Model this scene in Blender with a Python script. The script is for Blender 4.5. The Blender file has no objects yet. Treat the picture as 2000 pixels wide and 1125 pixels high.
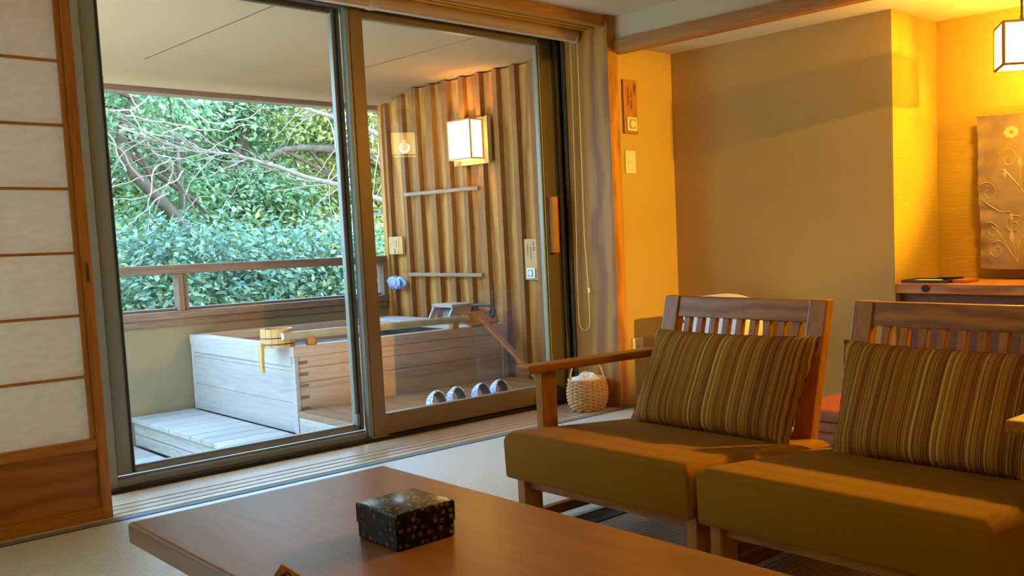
import bpy, bmesh, math, random
import numpy as np
from mathutils import Vector, Matrix

random.seed(7)
SC = bpy.context.scene
COL = SC.collection
R_ = math.radians

# ------------------------------------------------------------------ camera, world, exposure
F_PX, CX, CY = 1852.05, 1345.04, 609.52            # focal length and principal point of the cropped photograph (2000 x 1125)
YAW, PITCH, ROLL = R_(47.691), R_(-4.81), R_(1.893)
fwd = Vector((math.sin(YAW)*math.cos(PITCH), math.cos(YAW)*math.cos(PITCH), math.sin(PITCH)))
rgt = Vector((math.cos(YAW), -math.sin(YAW), 0))
dwn = fwd.cross(rgt)
r2 = rgt*math.cos(ROLL) + dwn*math.sin(ROLL)
d2 = -rgt*math.sin(ROLL) + dwn*math.cos(ROLL)
cam_d = bpy.data.cameras.new('camera')
cam = bpy.data.objects.new('camera', cam_d)
COL.objects.link(cam)
cam.matrix_world = Matrix(((r2.x, -d2.x, -fwd.x, 0), (r2.y, -d2.y, -fwd.y, 0), (r2.z, -d2.z, -fwd.z, 1.0), (0, 0, 0, 1)))
cam_d.sensor_width = 36.0
cam_d.lens = F_PX*36.0/2000.0
cam_d.shift_x = (1000-CX)/2000.0
cam_d.shift_y = (CY-562.5)/2000.0
cam_d.clip_start = 0.05
cam_d.clip_end = 200
SC.camera = cam

world = bpy.data.worlds.new('overcast_sky')
SC.world = world
world.use_nodes = True
bg = world.node_tree.nodes['Background']
wn = world.node_tree
_tc = wn.nodes.new('ShaderNodeTexCoord'); _sp = wn.nodes.new('ShaderNodeSeparateXYZ'); _rp = wn.nodes.new('ShaderNodeValToRGB')
_rp.color_ramp.elements[0].position = 0.0; _rp.color_ramp.elements[0].color = (0.50, 0.73, 1.0, 1)      # horizon
_rp.color_ramp.elements[1].position = 0.75; _rp.color_ramp.elements[1].color = (0.25, 0.52, 1.0, 1)     # zenith
wn.links.new(_tc.outputs['Generated'], _sp.inputs[0]); wn.links.new(_sp.outputs[2], _rp.inputs[0]); wn.links.new(_rp.outputs[0], bg.inputs[0])
bg.inputs[1].default_value = 15.0

SC.view_settings.view_transform = 'Standard'
SC.view_settings.look = 'None'
SC.view_settings.exposure = 0.0
SC.view_settings.gamma = 1.0
SC.view_settings.use_curve_mapping = False

SC.cycles.max_bounces = 7
SC.cycles.diffuse_bounces = 4
SC.cycles.glossy_bounces = 3
SC.cycles.transmission_bounces = 4
SC.cycles.transparent_max_bounces = 12
SC.cycles.caustics_reflective = False
SC.cycles.caustics_refractive = False
SC.cycles.sample_clamp_indirect = 12.0


# lamp strengths, used by the lamp builders
PENDANT_W = 360.0
WALL_LAMP_W = 36.0
ROOM_FILL_W = 22.0
PLAQUE_FILL_W = 1150.0
CHAIR_FILL_W = 480.0
WARM = (1.0, 0.57, 0.05)

# ------------------------------------------------------------------ node helpers
def new_mat(name):
    m = bpy.data.materials.new(name); m.use_nodes = True
    nt = m.node_tree
    b = nt.nodes['Principled BSDF']
    return m, nt, b
def N(nt, t, **kw):
    n = nt.nodes.new(t)
    for k, v in kw.items(): setattr(n, k, v)
    return n
def L(nt, a, b): nt.links.new(a, b)
def ramp(nt, stops, interp='LINEAR'):
    r = N(nt, 'ShaderNodeValToRGB'); e = r.color_ramp; e.interpolation = interp
    while len(e.elements) < len(stops): e.elements.new(0.5)
    for el, (p, c) in zip(e.elements, stops):
        el.position = p; el.color = (c[0], c[1], c[2], 1)
    return r
def srgb(r, g, b):
    f = lambda c: (c/255/12.92) if c/255 <= .04045 else ((c/255+.055)/1.055)**2.4
    return (f(r), f(g), f(b))
def coords(nt, scale=(1, 1, 1), rnd=True, kind='Object'):
    tc = N(nt, 'ShaderNodeTexCoord'); mp = N(nt, 'ShaderNodeMapping')
    mp.inputs['Scale'].default_value = scale
    if rnd:
        oi = N(nt, 'ShaderNodeObjectInfo'); ad = N(nt, 'ShaderNodeVectorMath', operation='ADD')
        ml = N(nt, 'ShaderNodeMath', operation='MULTIPLY'); ml.inputs[1].default_value = 37.0
        L(nt, oi.outputs['Random'], ml.inputs[0]); L(nt, tc.outputs[kind], ad.inputs[0]); L(nt, ml.outputs[0], ad.inputs[1])
        L(nt, ad.outputs[0], mp.inputs['Vector'])
    else:
        L(nt, tc.outputs[kind], mp.inputs['Vector'])
    return mp.outputs[0]
def bump(nt, bsdf, height, strength=0.2, dist=0.01):
    bp = N(nt, 'ShaderNodeBump'); bp.inputs['Strength'].default_value = strength; bp.inputs['Distance'].default_value = dist
    L(nt, height, bp.inputs['Height']); L(nt, bp.outputs[0], bsdf.inputs['Normal'])
MATS = {}
def plain(name, color, rough=0.5, metal=0.0, spec=0.5, noise=0.0, nscale=60):
    m, nt, b = new_mat(name)
    b.inputs['Base Color'].default_value = (*color, 1)
    b.inputs['Roughness'].default_value = rough; b.inputs['Metallic'].default_value = metal
    b.inputs['Specular IOR Level'].default_value = spec
    if noise:
        v = coords(nt, rnd=False); n = N(nt, 'ShaderNodeTexNoise'); n.inputs['Scale'].default_value = nscale; n.inputs['Detail'].default_value = 3
        L(nt, v, n.inputs['Vector'])
        r = ramp(nt, [(0.3, [c*(1-noise) for c in color]), (0.7, [min(1, c*(1+noise)) for c in color])])
        L(nt, n.outputs[0], r.inputs[0]); L(nt, r.outputs[0], b.inputs['Base Color'])
        bump(nt, b, n.outputs[0], 0.15, 0.004)
    MATS[name] = m
    return m
def wood(name, light, dark, axis=0, scale=14, rough=0.45, fine=0.5, spec=0.4, rings=0.0, tone=0.12):
    m, nt, b = new_mat(name)
    s = [1.0, 1.0, 1.0]; s[axis] = 0.07
    v = coords(nt, s)
    n1 = N(nt, 'ShaderNodeTexNoise'); n1.inputs['Scale'].default_value = scale; n1.inputs['Detail'].default_value = 4; n1.inputs['Distortion'].default_value = 0.6
    L(nt, v, n1.inputs['Vector'])
    n2 = N(nt, 'ShaderNodeTexNoise'); n2.inputs['Scale'].default_value = scale*7; n2.inputs['Detail'].default_value = 2
    L(nt, v, n2.inputs['Vector'])
    mx = N(nt, 'ShaderNodeMix', data_type='FLOAT'); mx.inputs[0].default_value = fine
    L(nt, n1.outputs[0], mx.inputs[2]); L(nt, n2.outputs[0], mx.inputs[3])
    h = mx.outputs[0]
    if rings:
        s2 = [1.0, 1.0, 1.0]; s2[axis] = 0.34
        v2 = coords(nt, s2)
        w = N(nt, 'ShaderNodeTexWave', wave_type='RINGS'); w.rings_direction = 'XYZ'[axis]
        w.inputs['Scale'].default_value = rings; w.inputs['Distortion'].default_value = 7.0; w.inputs['Detail'].default_value = 3; w.inputs['Detail Scale'].default_value = 1.2
        L(nt, v2, w.inputs['Vector'])
        m2 = N(nt, 'ShaderNodeMix', data_type='FLOAT'); m2.inputs[0].default_value = 0.32
        L(nt, h, m2.inputs[2]); L(nt, w.outputs['Fac'], m2.inputs[3]); h = m2.outputs[0]
    r = ramp(nt, [(0.34, dark), (0.66, light)])
    L(nt, h, r.inputs[0])
    oi = N(nt, 'ShaderNodeObjectInfo'); hs = N(nt, 'ShaderNodeHueSaturation')
    mr = N(nt, 'ShaderNodeMapRange'); mr.inputs[3].default_value = 1-tone; mr.inputs[4].default_value = 1+tone
    L(nt, oi.outputs['Random'], mr.inputs[0]); L(nt, mr.outputs[0], hs.inputs['Value']); L(nt, r.outputs[0], hs.inputs['Color'])
    L(nt, hs.outputs[0], b.inputs['Base Color'])
    b.inputs['Roughness'].default_value = rough; b.inputs['Specular IOR Level'].default_value = spec
    bump(nt, b, h, 0.12, 0.003)
    MATS[name] = m
    return m
def plaster(name, color, rib=0.0, grain=220, strength=0.25, var=0.05):
    m, nt, b = new_mat(name)
    v = coords(nt, (1, 1, 1) if not rib else (0.12, 0.12, 1), rnd=False)
    n = N(nt, 'ShaderNodeTexNoise'); n.inputs['Scale'].default_value = rib if rib else grain; n.inputs['Detail'].default_value = 3
    L(nt, v, n.inputs['Vector'])
    r = ramp(nt, [(0.3, [c*(1-var) for c in color]), (0.7, [min(1, c*(1+var)) for c in color])])
    L(nt, n.outputs[0], r.inputs[0]); L(nt, r.outputs[0], b.inputs['Base Color'])
    b.inputs['Roughness'].default_value = 0.85; b.inputs['Specular IOR Level'].default_value = 0.2
    bump(nt, b, n.outputs[0], strength, 0.006)
    MATS[name] = m
    return m

# ------------------------------------------------------------------ materials
wood('w_floor', srgb(222, 196, 160), srgb(196, 160, 120), 0, 16, 0.24, 0.6, spec=0.8)                 # threshold, runs along X
wood('w_kamoi', srgb(206, 146, 58), srgb(172, 110, 36), 0, 16, 0.5, 0.6)
wood('w_pillar', srgb(196, 132, 50), srgb(150, 92, 28), 2, 20, 0.5, 0.45, rings=3.2, tone=.02)
wood('w_jamb', srgb(196, 132, 48), srgb(156, 98, 30), 2, 26, 0.5, 0.5, tone=.02)
wood('w_beam', srgb(196, 130, 60), srgb(156, 96, 38), 1, 16, 0.5, 0.5)
wood('w_shoji', srgb(196, 126, 44), srgb(160, 94, 26), 2, 20, 0.5, 0.5, tone=.03)
wood('w_shojiX', srgb(196, 126, 44), srgb(160, 94, 26), 0, 20, 0.5, 0.5, tone=.03)
wood('w_shojiP', srgb(176, 106, 36), srgb(150, 86, 26), 0, 9, 0.5, 0.35, rings=5.0, tone=.02)
wood('w_chairY', srgb(190, 120, 14), srgb(144, 84, 6), 1, 12, 0.38, 0.45, rings=7.0, tone=.04)
wood('w_chairZ', srgb(192, 122, 16), srgb(148, 88, 7), 2, 18, 0.38, 0.5, tone=.05)
wood('w_chairX', srgb(180, 112, 12), srgb(134, 76, 6), 0, 18, 0.38, 0.5, tone=.04)
wood('w_table', srgb(152, 102, 50), srgb(132, 84, 38), 1, 10, 0.34, 0.6, tone=.01, spec=0.5)
wood('w_cedar', srgb(206, 140, 62), srgb(162, 100, 38), 2, 13, 0.7, 0.45, rings=3.5)
wood('w_batten', srgb(166, 110, 50), srgb(132, 84, 34), 2, 16, 0.7, 0.5)
wood('w_slatY', srgb(176, 146, 120), srgb(136, 104, 80), 1, 16, 0.7, 0.5)
wood('w_railX', srgb(150, 118, 90), srgb(112, 84, 62), 0, 16, 0.65, 0.5, tone=.05)
wood('w_railZ', srgb(154, 122, 94), srgb(116, 88, 66), 2, 16, 0.65, 0.5, tone=.05)
wood('w_hinokiX', srgb(204, 176, 152), srgb(184, 152, 126), 0, 10, 0.6, 0.5, tone=.05)
wood('w_hinokiY', srgb(186, 174, 162), srgb(168, 154, 142), 1, 10, 0.6, 0.5, tone=.05)  # tub's left side greyed in colour for the cool daylight falling on it
wood('w_deckX', srgb(196, 184, 170), srgb(166, 152, 138), 0, 16, 0.7, 0.5, tone=.1)
wood('w_deckY', srgb(176, 136, 96), srgb(140, 102, 66), 1, 16, 0.65, 0.5, tone=.1)
wood('w_deckG', srgb(192, 178, 162), srgb(158, 142, 126), 1, 16, 0.7, 0.5, tone=.06)
wood('w_pale', srgb(222, 176, 108), srgb(196, 146, 82), 2, 22, 0.5, 0.5, tone=.03)
wood('w_paddle', srgb(190, 124, 62), srgb(150, 88, 38), 0, 18, 0.5, 0.5, tone=.03)
wood('w_shelf', srgb(206, 140, 62), srgb(160, 96, 34), 1, 12, 0.4, 0.5, rings=6.0, tone=.02)
wood('w_sign', srgb(190, 122, 54), srgb(150, 88, 32), 2, 30, 0.5, 0.5, tone=.02)
wood('w_panel', srgb(110, 70, 36), srgb(80, 48, 22), 1, 12, 0.5, 0.5)
plaster('p_wall', srgb(188, 154, 88), 0, 300, 0.35, 0.05)
plaster('p_alcove', srgb(176, 146, 66), 110, 200, 0.5, 0.06)
plaster('p_ceiling', srgb(208, 184, 150), 0, 160, 0.3, 0.04)
plaster('p_side_ceiling', srgb(216, 200, 168), 0, 160, 0.3, 0.04)
plaster('p_stucco', srgb(152, 130, 94), 0, 260, 0.5, 0.07)
plaster('p_balcony_ceiling', srgb(178, 140, 98), 0, 120, 0.35, 0.05)
plaster('p_soil', srgb(84, 84, 56), 0, 8, 0.5, 0.4)
plain('alu', srgb(140, 138, 124), 0.42, 0.35, 0.5)
plain('alu_dark', srgb(88, 72, 54), 0.45, 0.3)
plain('bronze', srgb(138, 108, 68), 0.4, 0.3)
plain('gasket', (0.012, 0.011, 0.010), 0.6)
plain('dark_line', (0.035, 0.02, 0.012), 0.8)
plain('iron', (0.02, 0.016, 0.014), 0.5, 0.4)
plain('blind', srgb(206, 176, 142), 0.75, noise=.04, nscale=300)
plain('cord', srgb(224, 196, 150), 0.6)
plain('heri', srgb(120, 132, 128), 0.8, noise=.08, nscale=500)
plain('switch', srgb(226, 208, 178), 0.4)
plain('switch_grey', srgb(158, 146, 118), 0.45)
plain('white_plastic', srgb(232, 232, 236), 0.4)
plain('white_cloth', srgb(232, 236, 244), 0.8, noise=.04, nscale=25)
plain('ink', (0.012, 0.009, 0.007), 0.7)
plain('black_tray', (0.03, 0.02, 0.016), 0.3)
plain('net', srgb(150, 176, 226), 0.7)
plain('soap', srgb(190, 170, 196), 0.5)
plain('zabuton_side', srgb(150, 84, 50), 0.85, noise=.1, nscale=80)
plain('wicker', srgb(214, 160, 92), 0.55, noise=.12, nscale=40)
plain('wicker_dark', srgb(172, 116, 60), 0.6, noise=.12, nscale=40)
plain('trunk', srgb(92, 72, 50), 0.9, noise=.35, nscale=14)
plain('branch', srgb(124, 106, 82), 0.9, noise=.25, nscale=24)
plain('vine', srgb(170, 152, 128), 0.8)
plain('twig', srgb(170, 130, 104), 0.8)
plain('bamboo', srgb(178, 158, 120), 0.4, noise=.1, nscale=12)
plain('bamboo_end', srgb(222, 210, 180), 0.6)

def m_seat():
    m, nt, b = new_mat('seat_fabric')
    v = coords(nt, (1, 1, 1), rnd=False)
    w = N(nt, 'ShaderNodeTexWave', wave_type='BANDS'); w.bands_direction = 'Z'; w.inputs['Scale'].default_value = 38; w.inputs['Distortion'].default_value = 0.4
    L(nt, v, w.inputs['Vector'])
    w2 = N(nt, 'ShaderNodeTexWave', wave_type='BANDS'); w2.bands_direction = 'X'; w2.inputs['Scale'].default_value = 38; w2.inputs['Distortion'].default_value = 0.4
    L(nt, v, w2.inputs['Vector'])
    n = N(nt, 'ShaderNodeTexNoise'); n.inputs['Scale'].default_value = 260; L(nt, v, n.inputs['Vector'])
    ad = N(nt, 'ShaderNodeMath', operation='ADD'); L(nt, w.outputs['Fac'], ad.inputs[0]); L(nt, w2.outputs['Fac'], ad.inputs[1])
    a2 = N(nt, 'ShaderNodeMath', operation='ADD'); L(nt, ad.outputs[0], a2.inputs[0]); L(nt, n.outputs[0], a2.inputs[1])
    r = ramp(nt, [(0.2, srgb(134, 89, 8)), (0.9, srgb(148, 99, 10))])
    dv = N(nt, 'ShaderNodeMath', operation='DIVIDE'); dv.inputs[1].default_value = 3.0
    L(nt, a2.outputs[0], dv.inputs[0]); L(nt, dv.outputs[0], r.inputs[0]); L(nt, r.outputs[0], b.inputs['Base Color'])
    b.inputs['Roughness'].default_value = 0.9; b.inputs['Sheen Weight'].default_value = 0.0; b.inputs['Specular IOR Level'].default_value = 0.1
    bump(nt, b, a2.outputs[0], 0.12, 0.0015)
    MATS['seat_fabric'] = m
m_seat()
def m_stripe():
    m, nt, b = new_mat('stripe_fabric')
    tc = N(nt, 'ShaderNodeTexCoord'); sx = N(nt, 'ShaderNodeSeparateXYZ'); L(nt, tc.outputs['Object'], sx.inputs[0])
    n = N(nt, 'ShaderNodeTexNoise', noise_dimensions='1D'); n.inputs['Scale'].default_value = 58; n.inputs['Detail'].default_value = 1.5; n.inputs['Roughness'].default_value = 0.6
    L(nt, sx.outputs[0], n.inputs['W'])
    A, B_, C_, D_, E_ = srgb(122, 68, 20), srgb(190, 134, 44), srgb(150, 84, 22), srgb(216, 172, 88), srgb(170, 120, 30)
    r = ramp(nt, [(0.0, A), (0.36, C_), (0.43, E_), (0.48, A), (0.53, B_), (0.57, C_), (0.61, D_), (0.66, E_), (0.72, A)], 'CONSTANT')
    L(nt, n.outputs[0], r.inputs[0]); L(nt, r.outputs[0], b.inputs['Base Color'])
    b.inputs['Roughness'].default_value = 0.9; b.inputs['Specular IOR Level'].default_value = 0.1
    bump(nt, b, n.outputs[0], 0.5, 0.004)
    MATS['stripe_fabric'] = m
m_stripe()
def m_tatami():
    m, nt, b = new_mat('tatami')
    v = coords(nt, (1, 1, 1), rnd=False)
    w = N(nt, 'ShaderNodeTexWave', wave_type='BANDS'); w.bands_direction = 'Y'
    w.inputs['Scale'].default_value = 0.314/0.0235; w.inputs['Distortion'].default_value = 0.15; w.inputs['Detail Scale'].default_value = 4
    L(nt, v, w.inputs['Vector'])
    v2 = coords(nt, (1, 0.06, 1), rnd=False)
    n = N(nt, 'ShaderNodeTexNoise'); n.inputs['Scale'].default_value = 260; n.inputs['Detail'].default_value = 2; L(nt, v2, n.inputs['Vector'])
    mx = N(nt, 'ShaderNodeMix', data_type='FLOAT'); mx.inputs[0].default_value = 0.3
    L(nt, w.outputs['Fac'], mx.inputs[2]); L(nt, n.outputs[0], mx.inputs[3])
    r = ramp(nt, [(0.05, srgb(178, 182, 164)), (0.55, srgb(234, 238, 226))]); L(nt, mx.outputs[0], r.inputs[0]); L(nt, r.outputs[0], b.inputs['Base Color'])
    b.inputs['Roughness'].default_value = 0.36; b.inputs['Specular IOR Level'].default_value = 0.9
    bump(nt, b, mx.outputs[0], 0.35, 0.005)
    MATS['tatami'] = m
m_tatami()
def m_zabuton():
    m, nt, b = new_mat('zabuton_top')
    v = coords(nt, (1, 1, 1), rnd=False)
    w = N(nt, 'ShaderNodeTexWave', wave_type='BANDS'); w.bands_direction = 'X'; w.inputs['Scale'].default_value = 14; w.inputs['Distortion'].default_value = 0.8
    L(nt, v, w.inputs['Vector'])
    r = ramp(nt, [(0.2, srgb(190, 84, 16)), (0.8, srgb(212, 104, 24))]); L(nt, w.outputs['Fac'], r.inputs[0]); L(nt, r.outputs[0], b.inputs['Base Color'])
    b.inputs['Roughness'].default_value = 0.9; bump(nt, b, w.outputs['Fac'], 0.3, 0.003)
    MATS['zabuton_top'] = m
m_zabuton()
def m_glass():
    m, nt, b = new_mat('pane_glass')
    nt.nodes.remove(b)
    out = nt.nodes['Material Output']
    tr = N(nt, 'ShaderNodeBsdfTransparent'); tr.inputs[0].default_value = (0.965, 0.98, 0.97, 1)
    gl = N(nt, 'ShaderNodeBsdfGlossy'); gl.inputs['Roughness'].default_value = 0.0
    fr = N(nt, 'ShaderNodeFresnel'); fr.inputs[0].default_value = 1.75
    ge = N(nt, 'ShaderNodeNewGeometry'); om = N(nt, 'ShaderNodeMath', operation='SUBTRACT'); om.inputs[0].default_value = 1.0
    L(nt, ge.outputs['Backfacing'], om.inputs[1])
    ml = N(nt, 'ShaderNodeMath', operation='MULTIPLY'); L(nt, fr.outputs[0], ml.inputs[0]); L(nt, om.outputs[0], ml.inputs[1])
    mx = N(nt, 'ShaderNodeMixShader'); L(nt, ml.outputs[0], mx.inputs[0]); L(nt, tr.outputs[0], mx.inputs[1]); L(nt, gl.outputs[0], mx.inputs[2])
    L(nt, mx.outputs[0], out.inputs[0])
    MATS['pane_glass'] = m
m_glass()
def m_water():
    m, nt, b = new_mat('bath_water')
    b.inputs['Base Color'].default_value = (*srgb(150, 150, 140), 1); b.inputs['Roughness'].default_value = 0.06
    b.inputs['Specular IOR Level'].default_value = 0.5
    v = coords(nt, rnd=False); n = N(nt, 'ShaderNodeTexNoise'); n.inputs['Scale'].default_value = 9; L(nt, v, n.inputs['Vector']); bump(nt, b, n.outputs[0], 0.05, 0.01)
    MATS['bath_water'] = m
m_water()
def m_paper():
    m, nt, b = new_mat('shoji_paper')
    nt.nodes.remove(b); out = nt.nodes['Material Output']
    v = coords(nt, (1, 1, 2.2), rnd=False); n = N(nt, 'ShaderNodeTexNoise'); n.inputs['Scale'].default_value = 26; n.inputs['Detail'].default_value = 6; L(nt, v, n.inputs['Vector'])
    r = ramp(nt, [(0.3, srgb(226, 206, 180)), (0.7, srgb(236, 218, 194))]); L(nt, n.outputs[0], r.inputs[0])
    df = N(nt, 'ShaderNodeBsdfDiffuse'); ts = N(nt, 'ShaderNodeBsdfTranslucent')
    L(nt, r.outputs[0], df.inputs[0]); L(nt, r.outputs[0], ts.inputs[0])
    mx = N(nt, 'ShaderNodeMixShader'); mx.inputs[0].default_value = 0.34
    L(nt, df.outputs[0], mx.inputs[1]); L(nt, ts.outputs[0], mx.inputs[2]); L(nt, mx.outputs[0], out.inputs[0])
    MATS['shoji_paper'] = m
m_paper()
def m_lamp_panel(name, strength, color, clear=0.7):
    m, nt, b = new_mat(name)
    nt.nodes.remove(b); out = nt.nodes['Material Output']
    em = N(nt, 'ShaderNodeEmission'); em.inputs[0].default_value = (*color, 1); em.inputs[1].default_value = strength
    tr = N(nt, 'ShaderNodeBsdfTransparent'); mx = N(nt, 'ShaderNodeMixShader'); mx.inputs[0].default_value = clear
    L(nt, em.outputs[0], mx.inputs[1]); L(nt, tr.outputs[0], mx.inputs[2]); L(nt, mx.outputs[0], out.inputs[0])
    MATS[name] = m
m_lamp_panel('lamp_panel', 11.0, (1.0, 0.62, 0.15))
m_lamp_panel('wall_lamp_panel', 5.0, (1.0, 0.80, 0.42), 0.6)
def m_emit(name, color, strength):
    m, nt, b = new_mat(name)
    nt.nodes.remove(b); out = nt.nodes['Material Output']
    em = N(nt, 'ShaderNodeEmission'); em.inputs[0].default_value = (*color, 1); em.inputs[1].default_value = strength
    L(nt, em.outputs[0], out.inputs[0]); MATS[name] = m
m_emit('bulb_glow', (1.0, 0.80, 0.4), 16.0)
def m_flower_box(name, scale, base, gold, rough):
    m, nt, b = new_mat(name)
    uv = N(nt, 'ShaderNodeUVMap'); sc = N(nt, 'ShaderNodeVectorMath', operation='SCALE'); sc.inputs['Scale'].default_value = scale
    L(nt, uv.outputs[0], sc.inputs[0])
    vo = N(nt, 'ShaderNodeTexVoronoi', voronoi_dimensions='2D', feature='F1'); vo.inputs['Scale'].default_value = 1.0; vo.inputs['Randomness'].default_value = 0.85
    L(nt, sc.outputs[0], vo.inputs['Vector'])
    sb = N(nt, 'ShaderNodeVectorMath', operation='SUBTRACT'); L(nt, sc.outputs[0], sb.inputs[0]); L(nt, vo.outputs['Position'], sb.inputs[1])
    sp = N(nt, 'ShaderNodeSeparateXYZ'); L(nt, sb.outputs[0], sp.inputs[0])
    at = N(nt, 'ShaderNodeMath', operation='ARCTAN2'); L(nt, sp.outputs[1], at.inputs[0]); L(nt, sp.outputs[0], at.inputs[1])
    cs = N(nt, 'ShaderNodeSeparateColor'); L(nt, vo.outputs['Color'], cs.inputs[0])
    m5 = N(nt, 'ShaderNodeMath', operation='MULTIPLY_ADD'); m5.inputs[1].default_value = 2.5; L(nt, at.outputs[0], m5.inputs[0])
    ph = N(nt, 'ShaderNodeMath', operation='MULTIPLY'); ph.inputs[1].default_value = 6.28; L(nt, cs.outputs[0], ph.inputs[0]); L(nt, ph.outputs[0], m5.inputs[2])
    co = N(nt, 'ShaderNodeMath', operation='COSINE'); L(nt, m5.outputs[0], co.inputs[0])
    ab = N(nt, 'ShaderNodeMath', operation='ABSOLUTE'); L(nt, co.outputs[0], ab.inputs[0])
    rad = N(nt, 'ShaderNodeMath', operation='MULTIPLY_ADD'); rad.inputs[1].default_value = 0.24; rad.inputs[2].default_value = 0.10; L(nt, ab.outputs[0], rad.inputs[0])
    ln = N(nt, 'ShaderNodeVectorMath', operation='LENGTH'); L(nt, sb.outputs[0], ln.inputs[0])
    lt = N(nt, 'ShaderNodeMath', operation='LESS_THAN'); L(nt, ln.outputs['Value'], lt.inputs[0]); L(nt, rad.outputs[0], lt.inputs[1])
    gt = N(nt, 'ShaderNodeMath', operation='GREATER_THAN'); gt.inputs[1].default_value = 0.05; L(nt, ln.outputs['Value'], gt.inputs[0])
    mu = N(nt, 'ShaderNodeMath', operation='MULTIPLY'); L(nt, lt.outputs[0], mu.inputs[0]); L(nt, gt.outputs[0], mu.inputs[1])
    br = N(nt, 'ShaderNodeMapRange'); br.inputs[1].default_value = 0.3; br.inputs[3].default_value = 0.04; br.inputs[4].default_value = 1.0; L(nt, cs.outputs[1], br.inputs[0])
    m2 = N(nt, 'ShaderNodeMath', operation='MULTIPLY'); L(nt, mu.outputs[0], m2.inputs[0]); L(nt, br.outputs[0], m2.inputs[1])
    mx = N(nt, 'ShaderNodeMix', data_type='RGBA'); L(nt, m2.outputs[0], mx.inputs[0]); mx.inputs[6].default_value = (*base, 1); mx.inputs[7].default_value = (*gold, 1)
    L(nt, mx.outputs[2], b.inputs['Base Color'])
    b.inputs['Roughness'].default_value = rough; b.inputs['Specular IOR Level'].default_value = 0.5 if 'top' in name else 0.2
    MATS[name] = m
m_flower_box('lacquer_side', 60, (0.008, 0.006, 0.005), srgb(140, 100, 54), 0.18)
m_flower_box('lacquer_top', 85, (0.012, 0.008, 0.006), srgb(196, 176, 136), 0.16)
def m_satin():
    m, nt, b = new_mat('satin')
    v = coords(nt, (1, 1, 1), rnd=False); n = N(nt, 'ShaderNodeTexNoise'); n.inputs['Scale'].default_value = 5; n.inputs['Detail'].default_value = 4; n.inputs['Distortion'].default_value = 1.2
    L(nt, v, n.inputs['Vector'])
    r = ramp(nt, [(0.3, srgb(122, 96, 60)), (0.7, srgb(152, 126, 82))]); L(nt, n.outputs[0], r.inputs[0]); L(nt, r.outputs[0], b.inputs['Base Color'])
    b.inputs['Roughness'].default_value = 0.38; b.inputs['Sheen Weight'].default_value = 0.3
    bump(nt, b, n.outputs[0], 0.35, 0.03)
    MATS['satin'] = m
m_satin()
plain('slipper_lining', srgb(84, 84, 82), 0.9, noise=.35, nscale=160)
plain('satin_thread', srgb(190, 162, 104), 0.3)
def m_slipper():
    m, nt, b = new_mat('slipper_cloth')
    v = coords(nt, (1, 1, 1), rnd=True); n = N(nt, 'ShaderNodeTexVoronoi'); n.inputs['Scale'].default_value = 60; n.feature = 'DISTANCE_TO_EDGE'; L(nt, v, n.inputs['Vector'])
    r = ramp(nt, [(0.0, srgb(226, 232, 246)), (0.12, srgb(226, 232, 246)), (0.2, srgb(96, 116, 170)), (1, srgb(70, 84, 130))]); L(nt, n.outputs[0], r.inputs[0]); L(nt, r.outputs[0], b.inputs['Base Color'])
    b.inputs['Roughness'].default_value = 0.8; MATS['slipper_cloth'] = m
m_slipper()
def m_leaf(name, stops, trans=0.3, rough=0.45):
    m, nt, b = new_mat(name)
    at = N(nt, 'ShaderNodeAttribute'); at.attribute_name = 'tint'
    r = ramp(nt, stops); L(nt, at.outputs['Fac'], r.inputs[0]); L(nt, r.outputs[0], b.inputs['Base Color'])
    b.inputs['Roughness'].default_value = rough; b.inputs['Specular IOR Level'].default_value = 0.5
    ts = N(nt, 'ShaderNodeBsdfTranslucent'); L(nt, r.outputs[0], ts.inputs[0])
    mx = N(nt, 'ShaderNodeMixShader'); mx.inputs[0].default_value = trans
    out = nt.nodes['Material Output']
    L(nt, b.outputs[0], mx.inputs[1]); L(nt, ts.outputs[0], mx.inputs[2]); L(nt, mx.outputs[0], out.inputs[0])
    MATS[name] = m
m_leaf('leaf_blue', [(0, srgb(66, 88, 60)), (0.5, srgb(104, 128, 88)), (0.9, srgb(150, 168, 116)), (1, srgb(206, 180, 84))])
m_leaf('leaf_green', [(0, srgb(84, 104, 46)), (0.5, srgb(132, 150, 70)), (0.95, srgb(176, 186, 92)), (1, srgb(216, 186, 80))])
m_leaf('leaf_yellow', [(0, srgb(124, 122, 50)), (0.5, srgb(168, 164, 76)), (1, srgb(212, 196, 100))])
m_leaf('leaf_teal', [(0, srgb(84, 108, 64)), (0.5, srgb(124, 150, 92)), (1, srgb(178, 194, 124))])

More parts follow.
